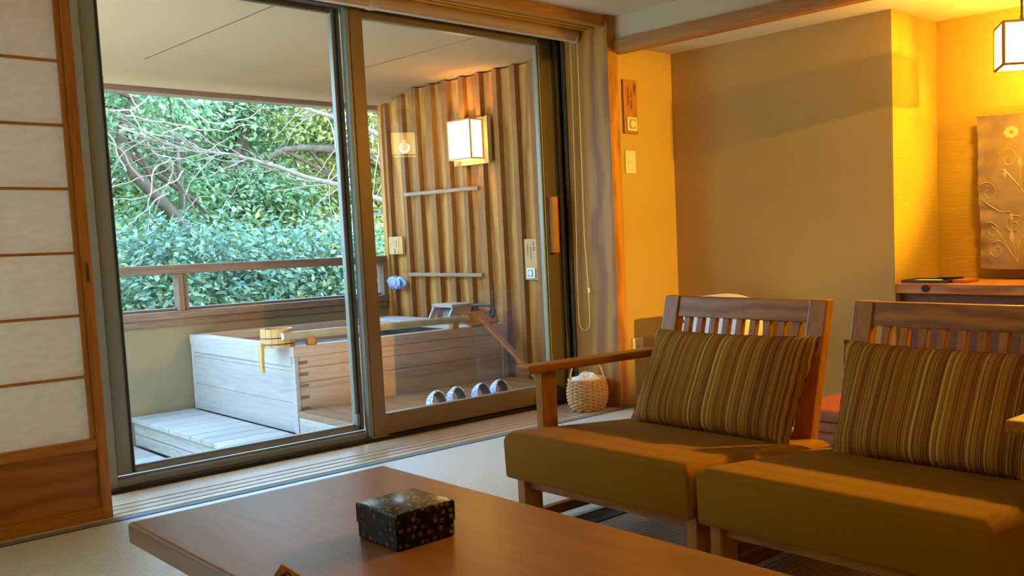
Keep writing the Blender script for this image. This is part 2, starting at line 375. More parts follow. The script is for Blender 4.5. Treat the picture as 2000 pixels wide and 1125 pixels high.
# ------------------------------------------------------------------ mesh helpers
ORG = {}
def world_org(o): return ORG.get(o.name, Vector((0, 0, 0)))
class MB:
    def __init__(s): s.v = []; s.f = []; s.uv = None
    def add(s, vs, fs):
        o = len(s.v); s.v += [tuple(v) for v in vs]; s.f += [tuple(i+o for i in f) for f in fs]; return s
    def box(s, x0, x1, y0, y1, z0, z1):
        return s.hexa([(x0, y0, z0), (x1, y0, z0), (x1, y1, z0), (x0, y1, z0), (x0, y0, z1), (x1, y0, z1), (x1, y1, z1), (x0, y1, z1)])
    def hexa(s, p):
        return s.add(p, [(0, 3, 2, 1), (4, 5, 6, 7), (0, 1, 5, 4), (1, 2, 6, 5), (2, 3, 7, 6), (3, 0, 4, 7)])
    def prism(s, poly, axis, a0, a1):
        n = len(poly)
        def P(p, a):
            return {'x': (a, p[0], p[1]), 'y': (p[0], a, p[1]), 'z': (p[0], p[1], a)}[axis]
        vs = [P(p, a0) for p in poly] + [P(p, a1) for p in poly]
        fs = [tuple(range(n))[::-1], tuple(range(n, 2*n))] + [(i, (i+1) % n, (i+1) % n+n, i+n) for i in range(n)]
        return s.add(vs, fs)
    def tube(s, pts, r, n=8, caps=True):
        pts = [Vector(p) for p in pts]; k = len(pts)
        rr = r if isinstance(r, (list, tuple)) else [r]*k
        vs = []; prev = None
        for i, p in enumerate(pts):
            t = (pts[min(i+1, k-1)]-pts[max(i-1, 0)]).normalized()
            if prev is None:
                a = Vector((0, 0, 1)) if abs(t.z) < .9 else Vector((1, 0, 0))
                u = t.cross(a).normalized()
            else:
                u = (prev - t*prev.dot(t)).normalized()
            prev = u; w = t.cross(u)
            for j in range(n):
                an = 2*math.pi*j/n
                vs.append(p + (u*math.cos(an)+w*math.sin(an))*rr[i])
        fs = []
        for i in range(k-1):
            for j in range(n):
                fs.append((i*n+j, i*n+(j+1) % n, (i+1)*n+(j+1) % n, (i+1)*n+j))
        if caps: fs += [tuple(range(n))[::-1], tuple(range((k-1)*n, k*n))]
        return s.add(vs, fs)
    def lathe(s, prof, c, n=32, caps=True):
        vs = []; k = len(prof)
        for r, z in prof:
            for j in range(n):
                a = 2*math.pi*j/n; vs.append((c[0]+r*math.cos(a), c[1]+r*math.sin(a), c[2]+z))
        fs = [(i*n+j, i*n+(j+1) % n, (i+1)*n+(j+1) % n, (i+1)*n+j) for i in range(k-1) for j in range(n)]
        if caps: fs += [tuple(range(n))[::-1], tuple(range((k-1)*n, k*n))]
        return s.add(vs, fs)
    def grid(s, fn, nu, nv, closed_u=False):
        vs = [fn(i/(nu if closed_u else nu-1), j/(nv-1)) for j in range(nv) for i in range(nu)]
        fs = []
        for j in range(nv-1):
            for i in range(nu if closed_u else nu-1):
                i2 = (i+1) % nu; fs.append((j*nu+i, j*nu+i2, (j+1)*nu+i2, (j+1)*nu+i))
        return s.add(vs, fs)
    def mesh(s, name, org=(0, 0, 0), bevel=0, seg=2, smooth=False, ang=35):
        me = bpy.data.meshes.new(name)
        o = Vector(org)
        me.from_pydata([tuple(Vector(v)-o) for v in s.v], [], s.f)
        bm = bmesh.new(); bm.from_mesh(me)
        bmesh.ops.recalc_face_normals(bm, faces=bm.faces)
        if bevel:
            ed = [e for e in bm.edges if len(e.link_faces) == 2 and e.calc_face_angle(0) > R_(ang)]
            bmesh.ops.bevel(bm, geom=ed, offset=bevel, segments=seg, profile=0.6, affect='EDGES', clamp_overlap=True)
        bm.to_mesh(me); bm.free()
        if smooth:
            me.shade_smooth()
            if ang < 180: me.set_sharp_from_angle(angle=R_(ang+8))
        return me
    def build(s, name, mat, parent=None, bevel=0, seg=2, smooth=False, loc=None, ang=35, rot=None):
        if parent is not None: org = world_org(parent)
        elif loc is not None: org = Vector(loc)
        else:
            xs, ys, zs = zip(*s.v); org = Vector(((min(xs)+max(xs))/2, (min(ys)+max(ys))/2, min(zs)))
        me = s.mesh(name, org, bevel, seg, smooth or seg > 2, ang)
        return link(name, me, mat, parent, org)
def link(name, me, mat, parent=None, org=None):
    if mat is not None:
        me.materials.clear(); me.materials.append(MATS[mat] if isinstance(mat, str) else mat)
    o = bpy.data.objects.new(name, me); COL.objects.link(o)
    if parent is not None:
        o.parent = parent; ORG[o.name] = world_org(parent).copy()
        if org is not None: o.location = Vector(org)-world_org(parent)
    else:
        o.location = org; ORG[o.name] = Vector(org)
    return o
def piece(name, me, parent, wloc):                     # a piece that shares mesh data, placed at a world point
    o = bpy.data.objects.new(name, me); COL.objects.link(o); o.parent = parent
    o.location = Vector(wloc)-world_org(parent)
    return o
def tag(o, label, cat, group=None):
    o['label'] = label; o['category'] = cat
    if group: o['group'] = group
    return o
def thing(name, label, cat, loc, group=None):
    o = bpy.data.objects.new(name, None); COL.objects.link(o); o.location = loc; o.empty_display_size = 0.1
    ORG[o.name] = Vector(loc)
    return tag(o, label, cat, group)
def struct(o, label=None):
    o['kind'] = 'structure'
    if label: o['label'] = label
    return o
def box(x0, x1, y0, y1, z0, z1): return MB().box(x0, x1, y0, y1, z0, z1)
def rbox(name, mat, parent, x0, x1, y0, y1, z0, z1, bevel=0.003, seg=1): return box(x0, x1, y0, y1, z0, z1).build(name, mat, parent, bevel, seg)

# ================================================================== ROOM SHELL
fl = struct(box(-2.6, 4.9, -2.6, 4.4, -0.16, -0.045).build('floor', 'w_floor'), 'tatami matted floor of the room')
def tatami(x0, x1, y0, y1):
    m = box(x0+.001, x1-.001, y0+.001, y1-.001, -0.045, 0.0).build('tatami_mat', 'tatami', fl, 0.002, 1)
    for (a, b) in ((y1-.052, y1-.002), (y0+.002, y0+.052)):
        box(x0+.002, x1-.002, a, b, -0.002, 0.0018).build('cloth_border', 'heri', m)
        edge = a if a > (y0+y1)/2 else b
        box(x0+.002, x1-.002, edge-.0025, edge+.0025, -0.002, 0.0022).build('border_seam', 'dark_line', m)
for x0, x1 in ((-2.6, -1.1), (-1.1, 1.342), (1.342, 4.28)): tatami(x0, x1, 2.49, 3.957)
for x0, x1 in ((-2.6, 0.1), (0.1, 2.55), (2.55, 4.75)): tatami(x0, x1, 1.02, 2.49)
for x0, x1 in ((-2.6, 0.1), (0.1, 2.55), (2.55, 4.75)): tatami(x0, x1, -2.6, 1.02)

# threshold with three runner grooves
th = struct(box(-2.6, 3.73, 3.957, 4.36, -0.06, -0.012).build('trim_1', 'w_floor'), 'pale wooden threshold board with runner grooves')
ys = [3.957, 4.012, 4.078, 4.142, 4.33]
for a, b in zip(ys[:-1], ys[1:]):
    rbox('threshold_strip', 'w_floor', th, -2.6, 3.73, a+.006, b-.006, -0.012, 0.002, 0.0015)
for g in ys[1:-1]:
    box(-2.6, 3.73, g-.0065, g+.0065, -0.0122, -0.005).build('groove', 'dark_line', th)
rbox('threshold_lip', 'w_kamoi', th, -2.6, 3.73, 4.329, 4.372, -0.04, -0.004, 0.002)

# pillar and jamb at the right of the window
pil = struct(box(3.73, 3.805, 3.945, 4.17, 0.0, 2.23).build('trim_2', 'w_pillar', None, 0.004, 2), 'wooden pillar with flame grain beside the window')
struct(box(3.735, 3.80, 4.17, 4.36, 0.0, 2.23).build('trim_3', 'w_jamb', None, 0.003, 1), 'straight grained wooden window jamb')
struct(box(3.725, 3.80, 4.315, 4.365, 0.0, 2.2).build('trim_4', 'alu_dark', None, 0.002, 1), 'dark metal window jamb edge')

# lintel (upper track) with grooves
ka = struct(box(-2.6, 3.73, 3.965, 4.22, 2.185, 2.225).build('trim_5', 'w_kamoi', None, 0.002, 1), 'wooden lintel with sliding door grooves')
for a, b in ((3.965, 4.02), (4.05, 4.075), (4.105, 4.13), (4.16, 4.19)):
    rbox('lintel_rib', 'w_kamoi', ka, -2.6, 3.729, a, b, 2.165, 2.186, 0.001)
struct(box(-2.6, 3.73, 4.22, 4.40, 2.165, 2.42).build('wall_above_window', 'w_kamoi'), 'wooden head board above the window')

# walls
struct(box(3.805, 4.52, 3.975, 4.46, -0.15, 2.5).build('wall_window_right', 'p_wall'), 'plastered wall strip beside the window')
struct(box(4.28, 4.95, 2.475, 3.98, -0.15, 2.5).build('wall_right', 'p_wall'), 'plain beige plastered wall behind the chairs')
struct(box(4.75, 4.95, -2.6, 2.475, -0.15, 2.5).build('wall_alcove', 'p_alcove'), 'horizontally ribbed wall of the lamp lit alcove')
struct(box(4.281, 4.751, 2.468, 2.4755, 0.0, 2.07).build('wall_alcove_side', 'p_alcove'), 'ribbed side wall of the alcove')
struct(box(-2.75, -2.6, -2.75, 4.5, -0.15, 2.5).build('wall_left', 'p_wall'), 'beige plastered wall at the far left')
struct(box(-2.75, 4.95, -2.75, -2.6, -0.15, 2.5).build('wall_back', 'p_wall'), 'beige plastered wall behind the viewer')
struct(box(-2.75, 3.80, -2.75, 4.40, 2.225, 2.4).build('ceiling', 'p_ceiling'), 'off white plastered ceiling of the room')
struct(box(3.83, 4.95, -2.75, 4.0, 2.075, 2.4).build('ceiling_side', 'p_side_ceiling'), 'lower ceiling above the alcove and chairs')
struct(box(3.795, 3.835, -2.6, 3.965, 2.07, 2.3).build('wall_drop', 'p_ceiling'), 'short dropped wall between the two ceilings')
bm_ = MB().prism([(3.775, 2.03), (3.80, 2.022), (3.855, 2.022), (3.87, 2.035), (3.87, 2.078), (3.775, 2.092)], 'y', -2.6, 3.945)
struct(bm_.build('trim_6', 'w_beam', None, 0.004, 2), 'wooden beam trim running under the dropped wall')
struct(box(3.806, 4.28, 3.96, 3.975, 0.0, 0.045).build('baseboard_right', 'w_kamoi', None, 0.002, 1), 'low wooden baseboard under the switches')
struct(box(4.265, 4.28, 2.48, 3.96, 0.0, 0.045).build('baseboard_wall', 'w_kamoi', None, 0.002, 1), 'low wooden baseboard behind the chairs')
struct(box(4.33, 4.75, -2.6, 2.468, 0.0, 0.655).build('wall_alcove_base', 'w_panel'), 'brown wooden panel below the alcove shelf')

# ================================================================== WINDOW
wi = struct(box(1.24, 3.73, 4.405, 4.50, 0.0, 0.043).build('window_1', 'alu', None, 0.002, 1), 'aluminium sliding window frame to the balcony')
rbox('sill_gap', 'gasket', wi, 1.2, 3.73, 4.372, 4.41, -0.05, 0.014, 0.001)
rbox('sill_rail', 'alu', wi, 1.24, 2.40, 4.432, 4.440, 0.04, 0.052, 0.001)
rbox('frame_head', 'alu_dark', wi, 1.24, 3.73, 4.37, 4.52, 2.145, 2.20, 0.002)
rbox('frame_side', 'alu', wi, 1.20, 1.262, 4.40, 4.52, 0.0, 2.2, 0.002)
rbox('frame_side', 'alu_dark', wi, 3.695, 3.735, 4.36, 4.52, 0.0, 2.2, 0.002)
rbox('frame_fin', 'gasket', wi, 3.683, 3.696, 4.38, 4.50, 0.0, 2.16, 0.001)
rbox('frame_fin', 'alu_dark', wi, 3.725, 3.738, 4.34, 4.362, 0.0, 2.16, 0.001)

d1 = struct(box(1.262, 1.343, 4.44, 4.475, 0.055, 2.15).build('door_1', 'alu', None, 0.002, 1), 'left sliding glass sash with slim grey frame')
rbox('stile', 'alu', d1, 2.356, 2.40, 4.44, 4.475, 0.055, 2.15, 0.002)
rbox('stile_gasket', 'gasket', d1, 2.372, 2.380, 4.434, 4.441, 0.06, 2.14, 0.001)
rbox('stile_gasket', 'gasket', d1, 1.330, 1.338, 4.434, 4.441, 0.06, 2.14, 0.001)
rbox('stile_edge', 'alu_dark', d1, 1.262, 1.272, 4.43, 4.441, 0.06, 2.14, 0.001)
rbox('bottom_rail', 'alu', d1, 1.343, 2.356, 4.44, 4.475, 0.055, 0.078, 0.002)
rbox('bottom_bead', 'alu', d1, 1.343, 2.356, 4.445, 4.47, 0.078, 0.088, 0.002)
rbox('top_rail', 'alu_dark', d1, 1.343, 2.356, 4.44, 4.475, 2.123, 2.15, 0.002)
box(1.343, 2.356, 4.455, 4.461, 0.088, 2.123).build('pane', 'pane_glass', d1)
rbox('rubber_stopper', 'alu', d1, 2.355, 2.372, 4.425, 4.441, 0.08, 0.14, 0.002)

d2_ = struct(box(2.421, 2.489, 4.38, 4.425, 0.018, 2.145).build('door_2', 'bronze', None, 0.003, 2), 'right sliding glass sash with bronze frame and wooden handle')
rbox('stile_side', 'alu', d2_, 2.399, 2.4215, 4.385, 4.43, 0.02, 2.145, 0.002)
rbox('stile_foot', 'alu', d2_, 2.405, 2.50, 4.374, 4.43, 0.004, 0.019, 0.002)
rbox('stile', 'alu_dark', d2_, 3.598, 3.683, 4.38, 4.425, 0.0, 2.145, 0.003)
rbox('stile_bead', 'alu', d2_, 3.578, 3.586, 4.388, 4.42, 0.126, 2.11, 0.001)
rbox('stile_bead', 'gasket', d2_, 3.586, 3.591, 4.392, 4.42, 0.126, 2.11, 0.001)
rbox('stile_bead', 'alu', d2_, 3.591, 3.599, 4.384, 4.42, 0.126, 2.115, 0.001)
rbox('bottom_rail', 'bronze', d2_, 2.489, 3.598, 4.385, 4.42, 0.02, 0.122, 0.002)
rbox('bottom_bead', 'alu', d2_, 2.489, 3.598, 4.384, 4.42, 0.121, 0.127, 0.001)
rbox('top_rail', 'bronze', d2_, 2.489, 3.598, 4.385, 4.42, 2.112, 2.145, 0.002)
rbox('top_bead', 'alu', d2_, 2.489, 3.598, 4.384, 4.42, 2.105, 2.113, 0.001)
box(2.489, 3.58, 4.397, 4.403, 0.126, 2.106).build('pane', 'pane_glass', d2_)
rbox('handle', 'w_chairZ', d2_, 3.612, 3.648, 4.330, 4.38, 0.905, 1.235, 0.004)
rbox('handle_plate', 'w_panel', d2_, 3.602, 3.655, 4.374, 4.381, 0.90, 1.24, 0.001)

# fixed window behind the paper screen
w2 = struct(box(-2.6, 1.20, 4.42, 4.50, 0.0, 0.05).build('window_2', 'alu', None, 0.002, 1), 'fixed window hidden behind the paper screen')
rbox('frame_head', 'alu', w2, -2.6, 1.20, 4.42, 4.50, 2.14, 2.2, 0.002)
rbox('mullion', 'alu', w2, -0.75, -0.69, 4.42, 4.50, 0.05, 2.14, 0.002)
box(-2.6, 1.20, 4.455, 4.461, 0.05, 2.14).build('pane', 'pane_glass', w2)

# ================================================================== SHOJI SCREEN
sj = thing('shoji_screen', 'wooden shoji screen with paper panes at the left edge', 'screen', (0.3, 4.0, 0.0025))
ZS = [0.307, 0.541, 0.768, 0.998, 1.231, 1.459, 1.688, 1.917]
rbox('stile', 'w_shoji', sj, 1.083, 1.117, 3.985, 4.012, 0.0025, 2.18, 0.002)
rbox('stile', 'w_shoji', sj, -0.05, -0.016, 3.985, 4.012, 0.0025, 2.18, 0.002)
rbox('inner_stile', 'w_shoji', sj, 1.067, 1.083, 3.992, 4.010, 0.30, 2.15, 0.001)
rbox('rail', 'w_shojiX', sj, -0.016, 1.083, 3.985, 4.012, 0.0025, 0.047, 0.002)
rbox('rail', 'w_shojiX', sj, -0.016, 1.083, 3.985, 4.012, 0.268, 0.307, 0.002)
rbox('rail', 'w_shojiX', sj, -0.016, 1.083, 3.985, 4.012, 2.14, 2.18, 0.002)
rbox('lower_panel', 'w_shojiP', sj, -0.016, 1.083, 3.996, 4.004, 0.047, 0.268, 0.001)
for z in ZS[1:]:
    rbox('muntin', 'w_shojiX', sj, -0.016, 1.068, 3.993, 4.007, z-.005, z+.005, 0.001)
for a, b in zip(ZS, ZS[1:]+[2.14]):
    box(-0.016, 1.083, 4.0075, 4.0085, a, b).build('paper_pane', 'shoji_paper', sj)
fp = rbox('finger_pull', 'w_shojiX', sj, 1.092, 1.108, 3.9835, 3.986, 0.885, 0.965, 0.0005)
rbox('pull_recess', 'w_panel', fp, 1.095, 1.105, 3.9828, 3.9838, 0.892, 0.958, 0.0003)

# ================================================================== ROLLER BLINDS
def blind(x0, x1, label, chain):
    t = thing('roller_blind', label, 'blind', ((x0+x1)/2, 4.2, 2.10), 'rolled up blinds')
    MB().tube([(x0, 4.2, 2.145), (x1, 4.2, 2.145)], 0.037, 28).build('blind_roll', 'blind', t, smooth=True)
    for a, b in ((x0-.006, x0+.012), (x1-.012, x1+.004)):
        MB().tube([(a, 4.2, 2.145), (b, 4.2, 2.145)], 0.041, 28).build('end_cap', 'blind', t, 0.002, 1, smooth=True)
    MB().tube([(x0+.02, 4.168, 2.112), (x1-.02, 4.168, 2.112)], 0.004, 8).build('hem_bar', 'blind', t, smooth=True)
    if chain:
        pts = [(3.708, 4.172, 2.11), (3.709, 4.176, 1.5), (3.710, 4.182, 1.0), (3.712, 4.170, 0.75), (3.712, 4.166, 0.56)]
        for k in range(1, 12):
            a = math.pi*k/12; pts.append((3.712, 4.214-.048*math.cos(a), 0.50-.058*math.sin(a)))
        pts += [(3.712, 4.262, 0.56), (3.712, 4.262, 0.75), (3.71, 4.245, 1.2), (3.709, 4.235, 1.7), (3.708, 4.232, 2.11)]
        c = MB().tube(pts, 0.0022, 6).build('bead_chain', 'cord', t, smooth=True)
        beads = MB()
        for k in range(60):
            z = 0.56+k*.0155; y = 4.166+(.016*(z-.56)/.44 if z < 1 else .016-.010*(z-1)/1.1)
            beads.lathe([(0, -.004), (.0035, -.002), (.0035, .002), (0, .004)], (3.712-.002*min(1, max(0, z-.75)), y, z), 6, False)
        beads.build('bead', 'cord', c)['kind'] = 'stuff'
        rbox('chain_joint', 'white_plastic', c, 3.706, 3.718, 4.158, 4.170, 0.665, 0.695, 0.003)
blind(2.438, 3.716, 'rolled up cream blind above the right glass sash', True)
blind(1.05, 2.428, 'rolled up cream blind above the left glass sash', False)

# ================================================================== BALCONY
cb = struct(box(1.35, 4.7, 4.50, 7.1, 2.29, 2.42).build('ceiling_balcony', 'p_balcony_ceiling'), 'rough beige balcony ceiling with board joints')
MB().prism([(7.10, 2.29), (7.65, 2.19), (7.78, 2.19), (7.78, 2.42), (7.10, 2.42)], 'x', 1.35, 4.7).build('sloped_soffit', 'p_balcony_ceiling', cb)
for x in (2.405, 3.715): box(x-.003, x+.003, 4.5, 7.1, 2.2885, 2.2915).build('joint', 'w_panel', cb)
rbox('header_trim', 'w_railX', cb, 1.35, 4.7, 7.645, 7.79, 2.15, 2.192, 0.003)
struct(box(-2.75, 4.7, 4.50, 4.52, 2.19, 2.42).build('wall_balcony_head', 'p_stucco'), 'stucco above the window on the balcony')
struct(box(0.9, 4.7, 7.66, 7.80, -0.6, 0.43).build('wall_balcony_front', 'p_stucco'), 'low beige stucco wall of the balcony')
rl = thing('balcony_railing', 'brown wooden railing with short posts on the balcony wall', 'railing', (1.4, 7.70, 0.42))
rbox('top_rail', 'w_railX', rl, 0.9, 4.47, 7.635, 7.75, 0.815, 0.884, 0.004)
rbox('sill_board', 'w_railX', rl, 0.9, 4.47, 7.63, 7.80, 0.480, 0.535, 0.004)
rbox('apron_board', 'w_railX', rl, 0.9, 4.47, 7.645, 7.665, 0.424, 0.480, 0.003)
rbox('upper_lip', 'w_railX', rl, 0.9, 4.47, 7.70, 7.78, 0.535, 0.556, 0.003)
for x in (2.70, 1.0):
    rbox('post', 'w_railZ', rl, x, x+.036, 7.64, 7.745, 0.535, 0.815, 0.003)
    rbox('post_strip', 'w_railZ', rl, x+.036, x+.076, 7.665, 7.735, 0.535, 0.815, 0.003)
rbox('end_post', 'w_railZ', rl, 4.40, 4.47, 7.64, 7.745, 0.43, 0.884, 0.003)

# wooden side wall with boards and battens
ws = struct(box(4.53, 4.70, 4.50, 7.66, -0.6, 2.42).build('wall_balcony_side', 'w_panel'), 'board and batten cedar wall of the balcony')
BY = [7.62, 7.395, 7.17, 6.945, 6.72, 6.495, 6.27, 6.045, 5.82, 5.595, 5.37, 5.145, 4.92, 4.695, 4.50]
BAT = [7.575, 7.307, 7.091, 6.861, 6.639, 6.407, 6.185, 5.968, 5.744, 5.52, 5.295, 5.07, 4.845, 4.62]
bme = box(0, .03, -.111, .111, 0, 2.88).mesh('board', bevel=0.002, seg=1); bme.materials.append(MATS['w_cedar'])
for k in range(len(BAT)-1):
    c = (BAT[k]+BAT[k+1])/2; w = (BAT[k]-BAT[k+1])/2
    o = piece('board', bme, ws, (4.50, c, -0.6)); o.scale.y = w/.111
tme = box(-.042, 0.002, -.03, .03, 0, 2.88).mesh('batten', bevel=0.002, seg=1); tme.materials.append(MATS['w_batten'])
for y in BAT: piece('batten', tme, ws, (4.50, y+.012, -0.6))
rbox('end_board', 'w_cedar', ws, 4.44, 4.53, 7.605, 7.66, -0.6, 2.25, 0.003)
for z in (1.40, 0.717): rbox('cross_slat', 'w_slatY', ws, 4.434, 4.458, 6.223, 7.295, z-.015, z+.015, 0.003)

# decks
fb = struct(box(0.9, 4.53, 4.50, 7.66, -0.60, -0.48).build('floor_balcony', 'w_panel'), 'wooden deck floor of the balcony')
def planks(parent, axis, x0, x1, y0, y1, ztop, pitch, mat, th=0.035, gap=.013):
    a0, a1 = (y0, y1) if axis == 'x' else (x0, x1)
    n = max(1, round((a1-a0)/pitch)); p = (a1-a0)/n
    if axis == 'x': b = box(-(x1-x0)/2, (x1-x0)/2, -(p-gap)/2, (p-gap)/2, -th, 0)
    else: b = box(-(p-gap)/2, (p-gap)/2, -(y1-y0)/2, (y1-y0)/2, -th, 0)
    me = b.mesh('deck_plank', bevel=0.003, seg=1); me.materials.append(MATS[mat])
    for k in range(n):
        c = a0+p*(k+.5)
        piece('deck_plank', me, parent, ((x0+x1)/2, c, ztop) if axis == 'x' else (c, (y0+y1)/2, ztop))
planks(fb, 'x', 0.9, 2.30, 4.52, 7.65, -0.42, 0.178, 'w_deckX')
lp = thing('deck_step', 'low greyish plank step left of the tub', 'deck', (2.52, 6.3, -0.42))
planks(lp, 'x', 2.309, 2.742, 4.87, 7.65, -0.215, 0.1805, 'w_deckX')
rbox('side_board', 'w_deckG', lp, 2.325, 2.35, 4.90, 7.64, -0.335, -0.252, 0.003)
rbox('side_board', 'w_deckG', lp, 2.325, 2.35, 4.90, 7.64, -0.42, -0.341, 0.003)
rbox('bearer', 'w_deckY', lp, 2.66, 2.70, 4.90, 7.64, -0.42, -0.252, 0.003)
rp = thing('deck_platform', 'raised plank platform between window and tub', 'deck', (3.6, 5.2, -0.42))
planks(rp, 'y', 2.735, 4.428, 4.53, 5.915, -0.062, 0.1755, 'w_deckY')
rbox('side_board', 'w_deckG', rp, 2.745, 2.77, 4.55, 5.90, -0.235, -0.100, 0.003)
rbox('side_board', 'w_deckG', rp, 2.745, 2.77, 4.55, 5.90, -0.42, -0.242, 0.003)
rbox('bearer', 'w_deckX', rp, 2.77, 4.42, 4.60, 4.66, -0.42, -0.098, 0.003)
rbox('bearer', 'w_deckX', rp, 2.77, 4.42, 5.80, 5.86, -0.42, -0.098, 0.003)

# ================================================================== BATHTUB
tb = thing('bathtub', 'square hinoki wood bathtub with finger joints on the balcony', 'bathtub', (3.6, 6.75, -0.215))
TX0, TX1, TY0, TY1, TZ0, TZ1 = 2.746, 4.428, 5.922, 7.625, -0.215, 0.353
for a, b in ((-0.215, -0.07), (-0.07, 0.115), (0.115, 0.21), (0.21, 0.285)):
    rbox('front_board', 'w_hinokiX', tb, TX0+.03, TX1, TY0+.012, TY0+.062, a+.001, b-.001, 0.0025)
    rbox('back_board', 'w_hinokiX', tb, TX0+.03, TX1, TY1-.062, TY1-.012, a+.001, b-.001, 0.0025)
for a, b in ((-0.215, -0.02), (-0.02, 0.19), (0.19, 0.285)):
    rbox('left_board', 'w_hinokiY', tb, TX0+.010, TX0+.062, TY0+.062, TY1-.012, a+.001, b-.001, 0.0025)
    rbox('right_board', 'w_hinokiY', tb, TX1-.06, TX1-.002, TY0+.062, TY1-.062, a+.001, b-.001, 0.0025)
rbox('corner_post', 'w_hinokiY', tb, TX0+.004, TX0+.032, TY0+.004, TY0+.064, -0.215, 0.285, 0.0025)
rbox('corner_post', 'w_hinokiY', tb, TX0+.004, TX0+.062, TY1-.03, TY1, -0.215, 0.285, 0.0025)
for k in range(6):                                       # end grain of the finger joint, set back
    z = 0.255-k*.075
    rbox('joint_key', 'w_railX', tb, TX0+.034, TX0+.094, TY0+.0095, TY0+.020, z-.022, z, 0.001)
rbox('rim', 'w_hinokiX', tb, TX0-.004, TX1, TY0-.004, TY0+.078, 0.2855, TZ1, 0.004)
rbox('rim', 'w_hinokiY', tb, TX0-.006, TX0+.078, TY0+.04, TY1-.04, 0.224, TZ1-.001, 0.004)
rbox('rim', 'w_hinokiX', tb, TX0, TX1, TY1-.078, TY1+.004, 0.2855, TZ1, 0.004)
rbox('ledge', 'w_hinokiY', tb, 4.12, TX1, TY0+.078, TY1-.078, 0.318, TZ1-.001, 0.004)
rbox('tub_bottom', 'w_hinokiX', tb, TX0+.06, TX1-.06, TY0+.06, TY1-.06, -0.21, -0.16, 0.002)
rbox('end_leg', 'w_hinokiY', tb, TX1-.05, TX1-.004, TY0+.004, TY0+.014, -0.06, 0.285, 0.002)
wt = box(TX0+.063, 4.36, TY0+.063, TY1-.063, 0.1, 0.215).build('bath_water', 'bath_water')
tag(wt, 'still bath water inside the wooden tub', 'water')

# ---- bamboo pole across the front rim
bp_ = thing('bamboo_spout', 'grey bamboo pole lying along the front rim of the tub', 'bamboo pole', (3.4, 5.955, 0.355))
MB().tube([(2.70+.07*k, 5.955, 0.424-.0005*k) for k in range(21)], [0.0255 + (.002 if k % 6 == 5 else 0) for k in range(21)], 20).build('pole', 'bamboo', bp_, smooth=True)
MB().tube([(2.694, 5.955, 0.424), (2.702, 5.955, 0.424)], 0.0238, 20).build('cut_end', 'bamboo_end', bp_)
for x in (2.86, 3.95): rbox('support_block', 'w_cedar', bp_, x, x+.055, 5.935, 5.985, 0.353, 0.402, 0.003)

# ---- inverted one-handled bucket
bk = thing('wooden_bucket', 'upturned wooden hand bucket with long stave handle on the tub corner', 'bucket', (2.70, 6.06, 0.352))
bc = (2.712, 6.06, 0.352)
nst = 16
for k in range(nst):
    a0 = 2*math.pi*k/nst+.01; a1 = 2*math.pi*(k+1)/nst-.01
    def ringp(r, a, z): return (bc[0]+r*math.cos(a), bc[1]+r*math.sin(a), bc[2]+z)
    ro, ri, ro1, ri1 = .104, .090, .097, .084
    zb = 0.0
    MB().hexa([ringp(ri, a0, zb), ringp(ro, a0, zb), ringp(ro, a1, zb), ringp(ri, a1, zb), ringp(ri1, a0, .118), ringp(ro1, a0, .118), ringp(ro1, a1, .118), ringp(ri1, a1, .118)]).build('stave', 'w_pale', bk, 0.0015, 1)
MB().lathe([(0.0, .085), (.088, .085), (.088, .098), (0.0, .098)], bc, 28, False).build('bucket_base', 'w_hinokiX', bk)
for z, r in ((.022, .1035), (.062, .1015)):
    MB().tube([(bc[0]+r*math.cos(2*math.pi*k/32), bc[1]+r*math.sin(2*math.pi*k/32), bc[2]+z) for k in range(33)], 0.0028, 6, False).build('hoop', 'iron', bk, smooth=True)
ha = MB().prism([(-.026, .03), (.026, .03), (.026, -.04), (.020, -.07), (.019, -.115), (.024, -.145), (.016, -.155), (-.016, -.155), (-.024, -.145), (-.019, -.115), (-.020, -.07), (-.026, -.04)], 'x', -.006, .014)
ha.v = [(bc[0]-.114+v[0], bc[1]+v[1], bc[2]+v[2]) for v in ha.v]
ha.build('handle_stave', 'w_pale', bk, 0.003, 2)

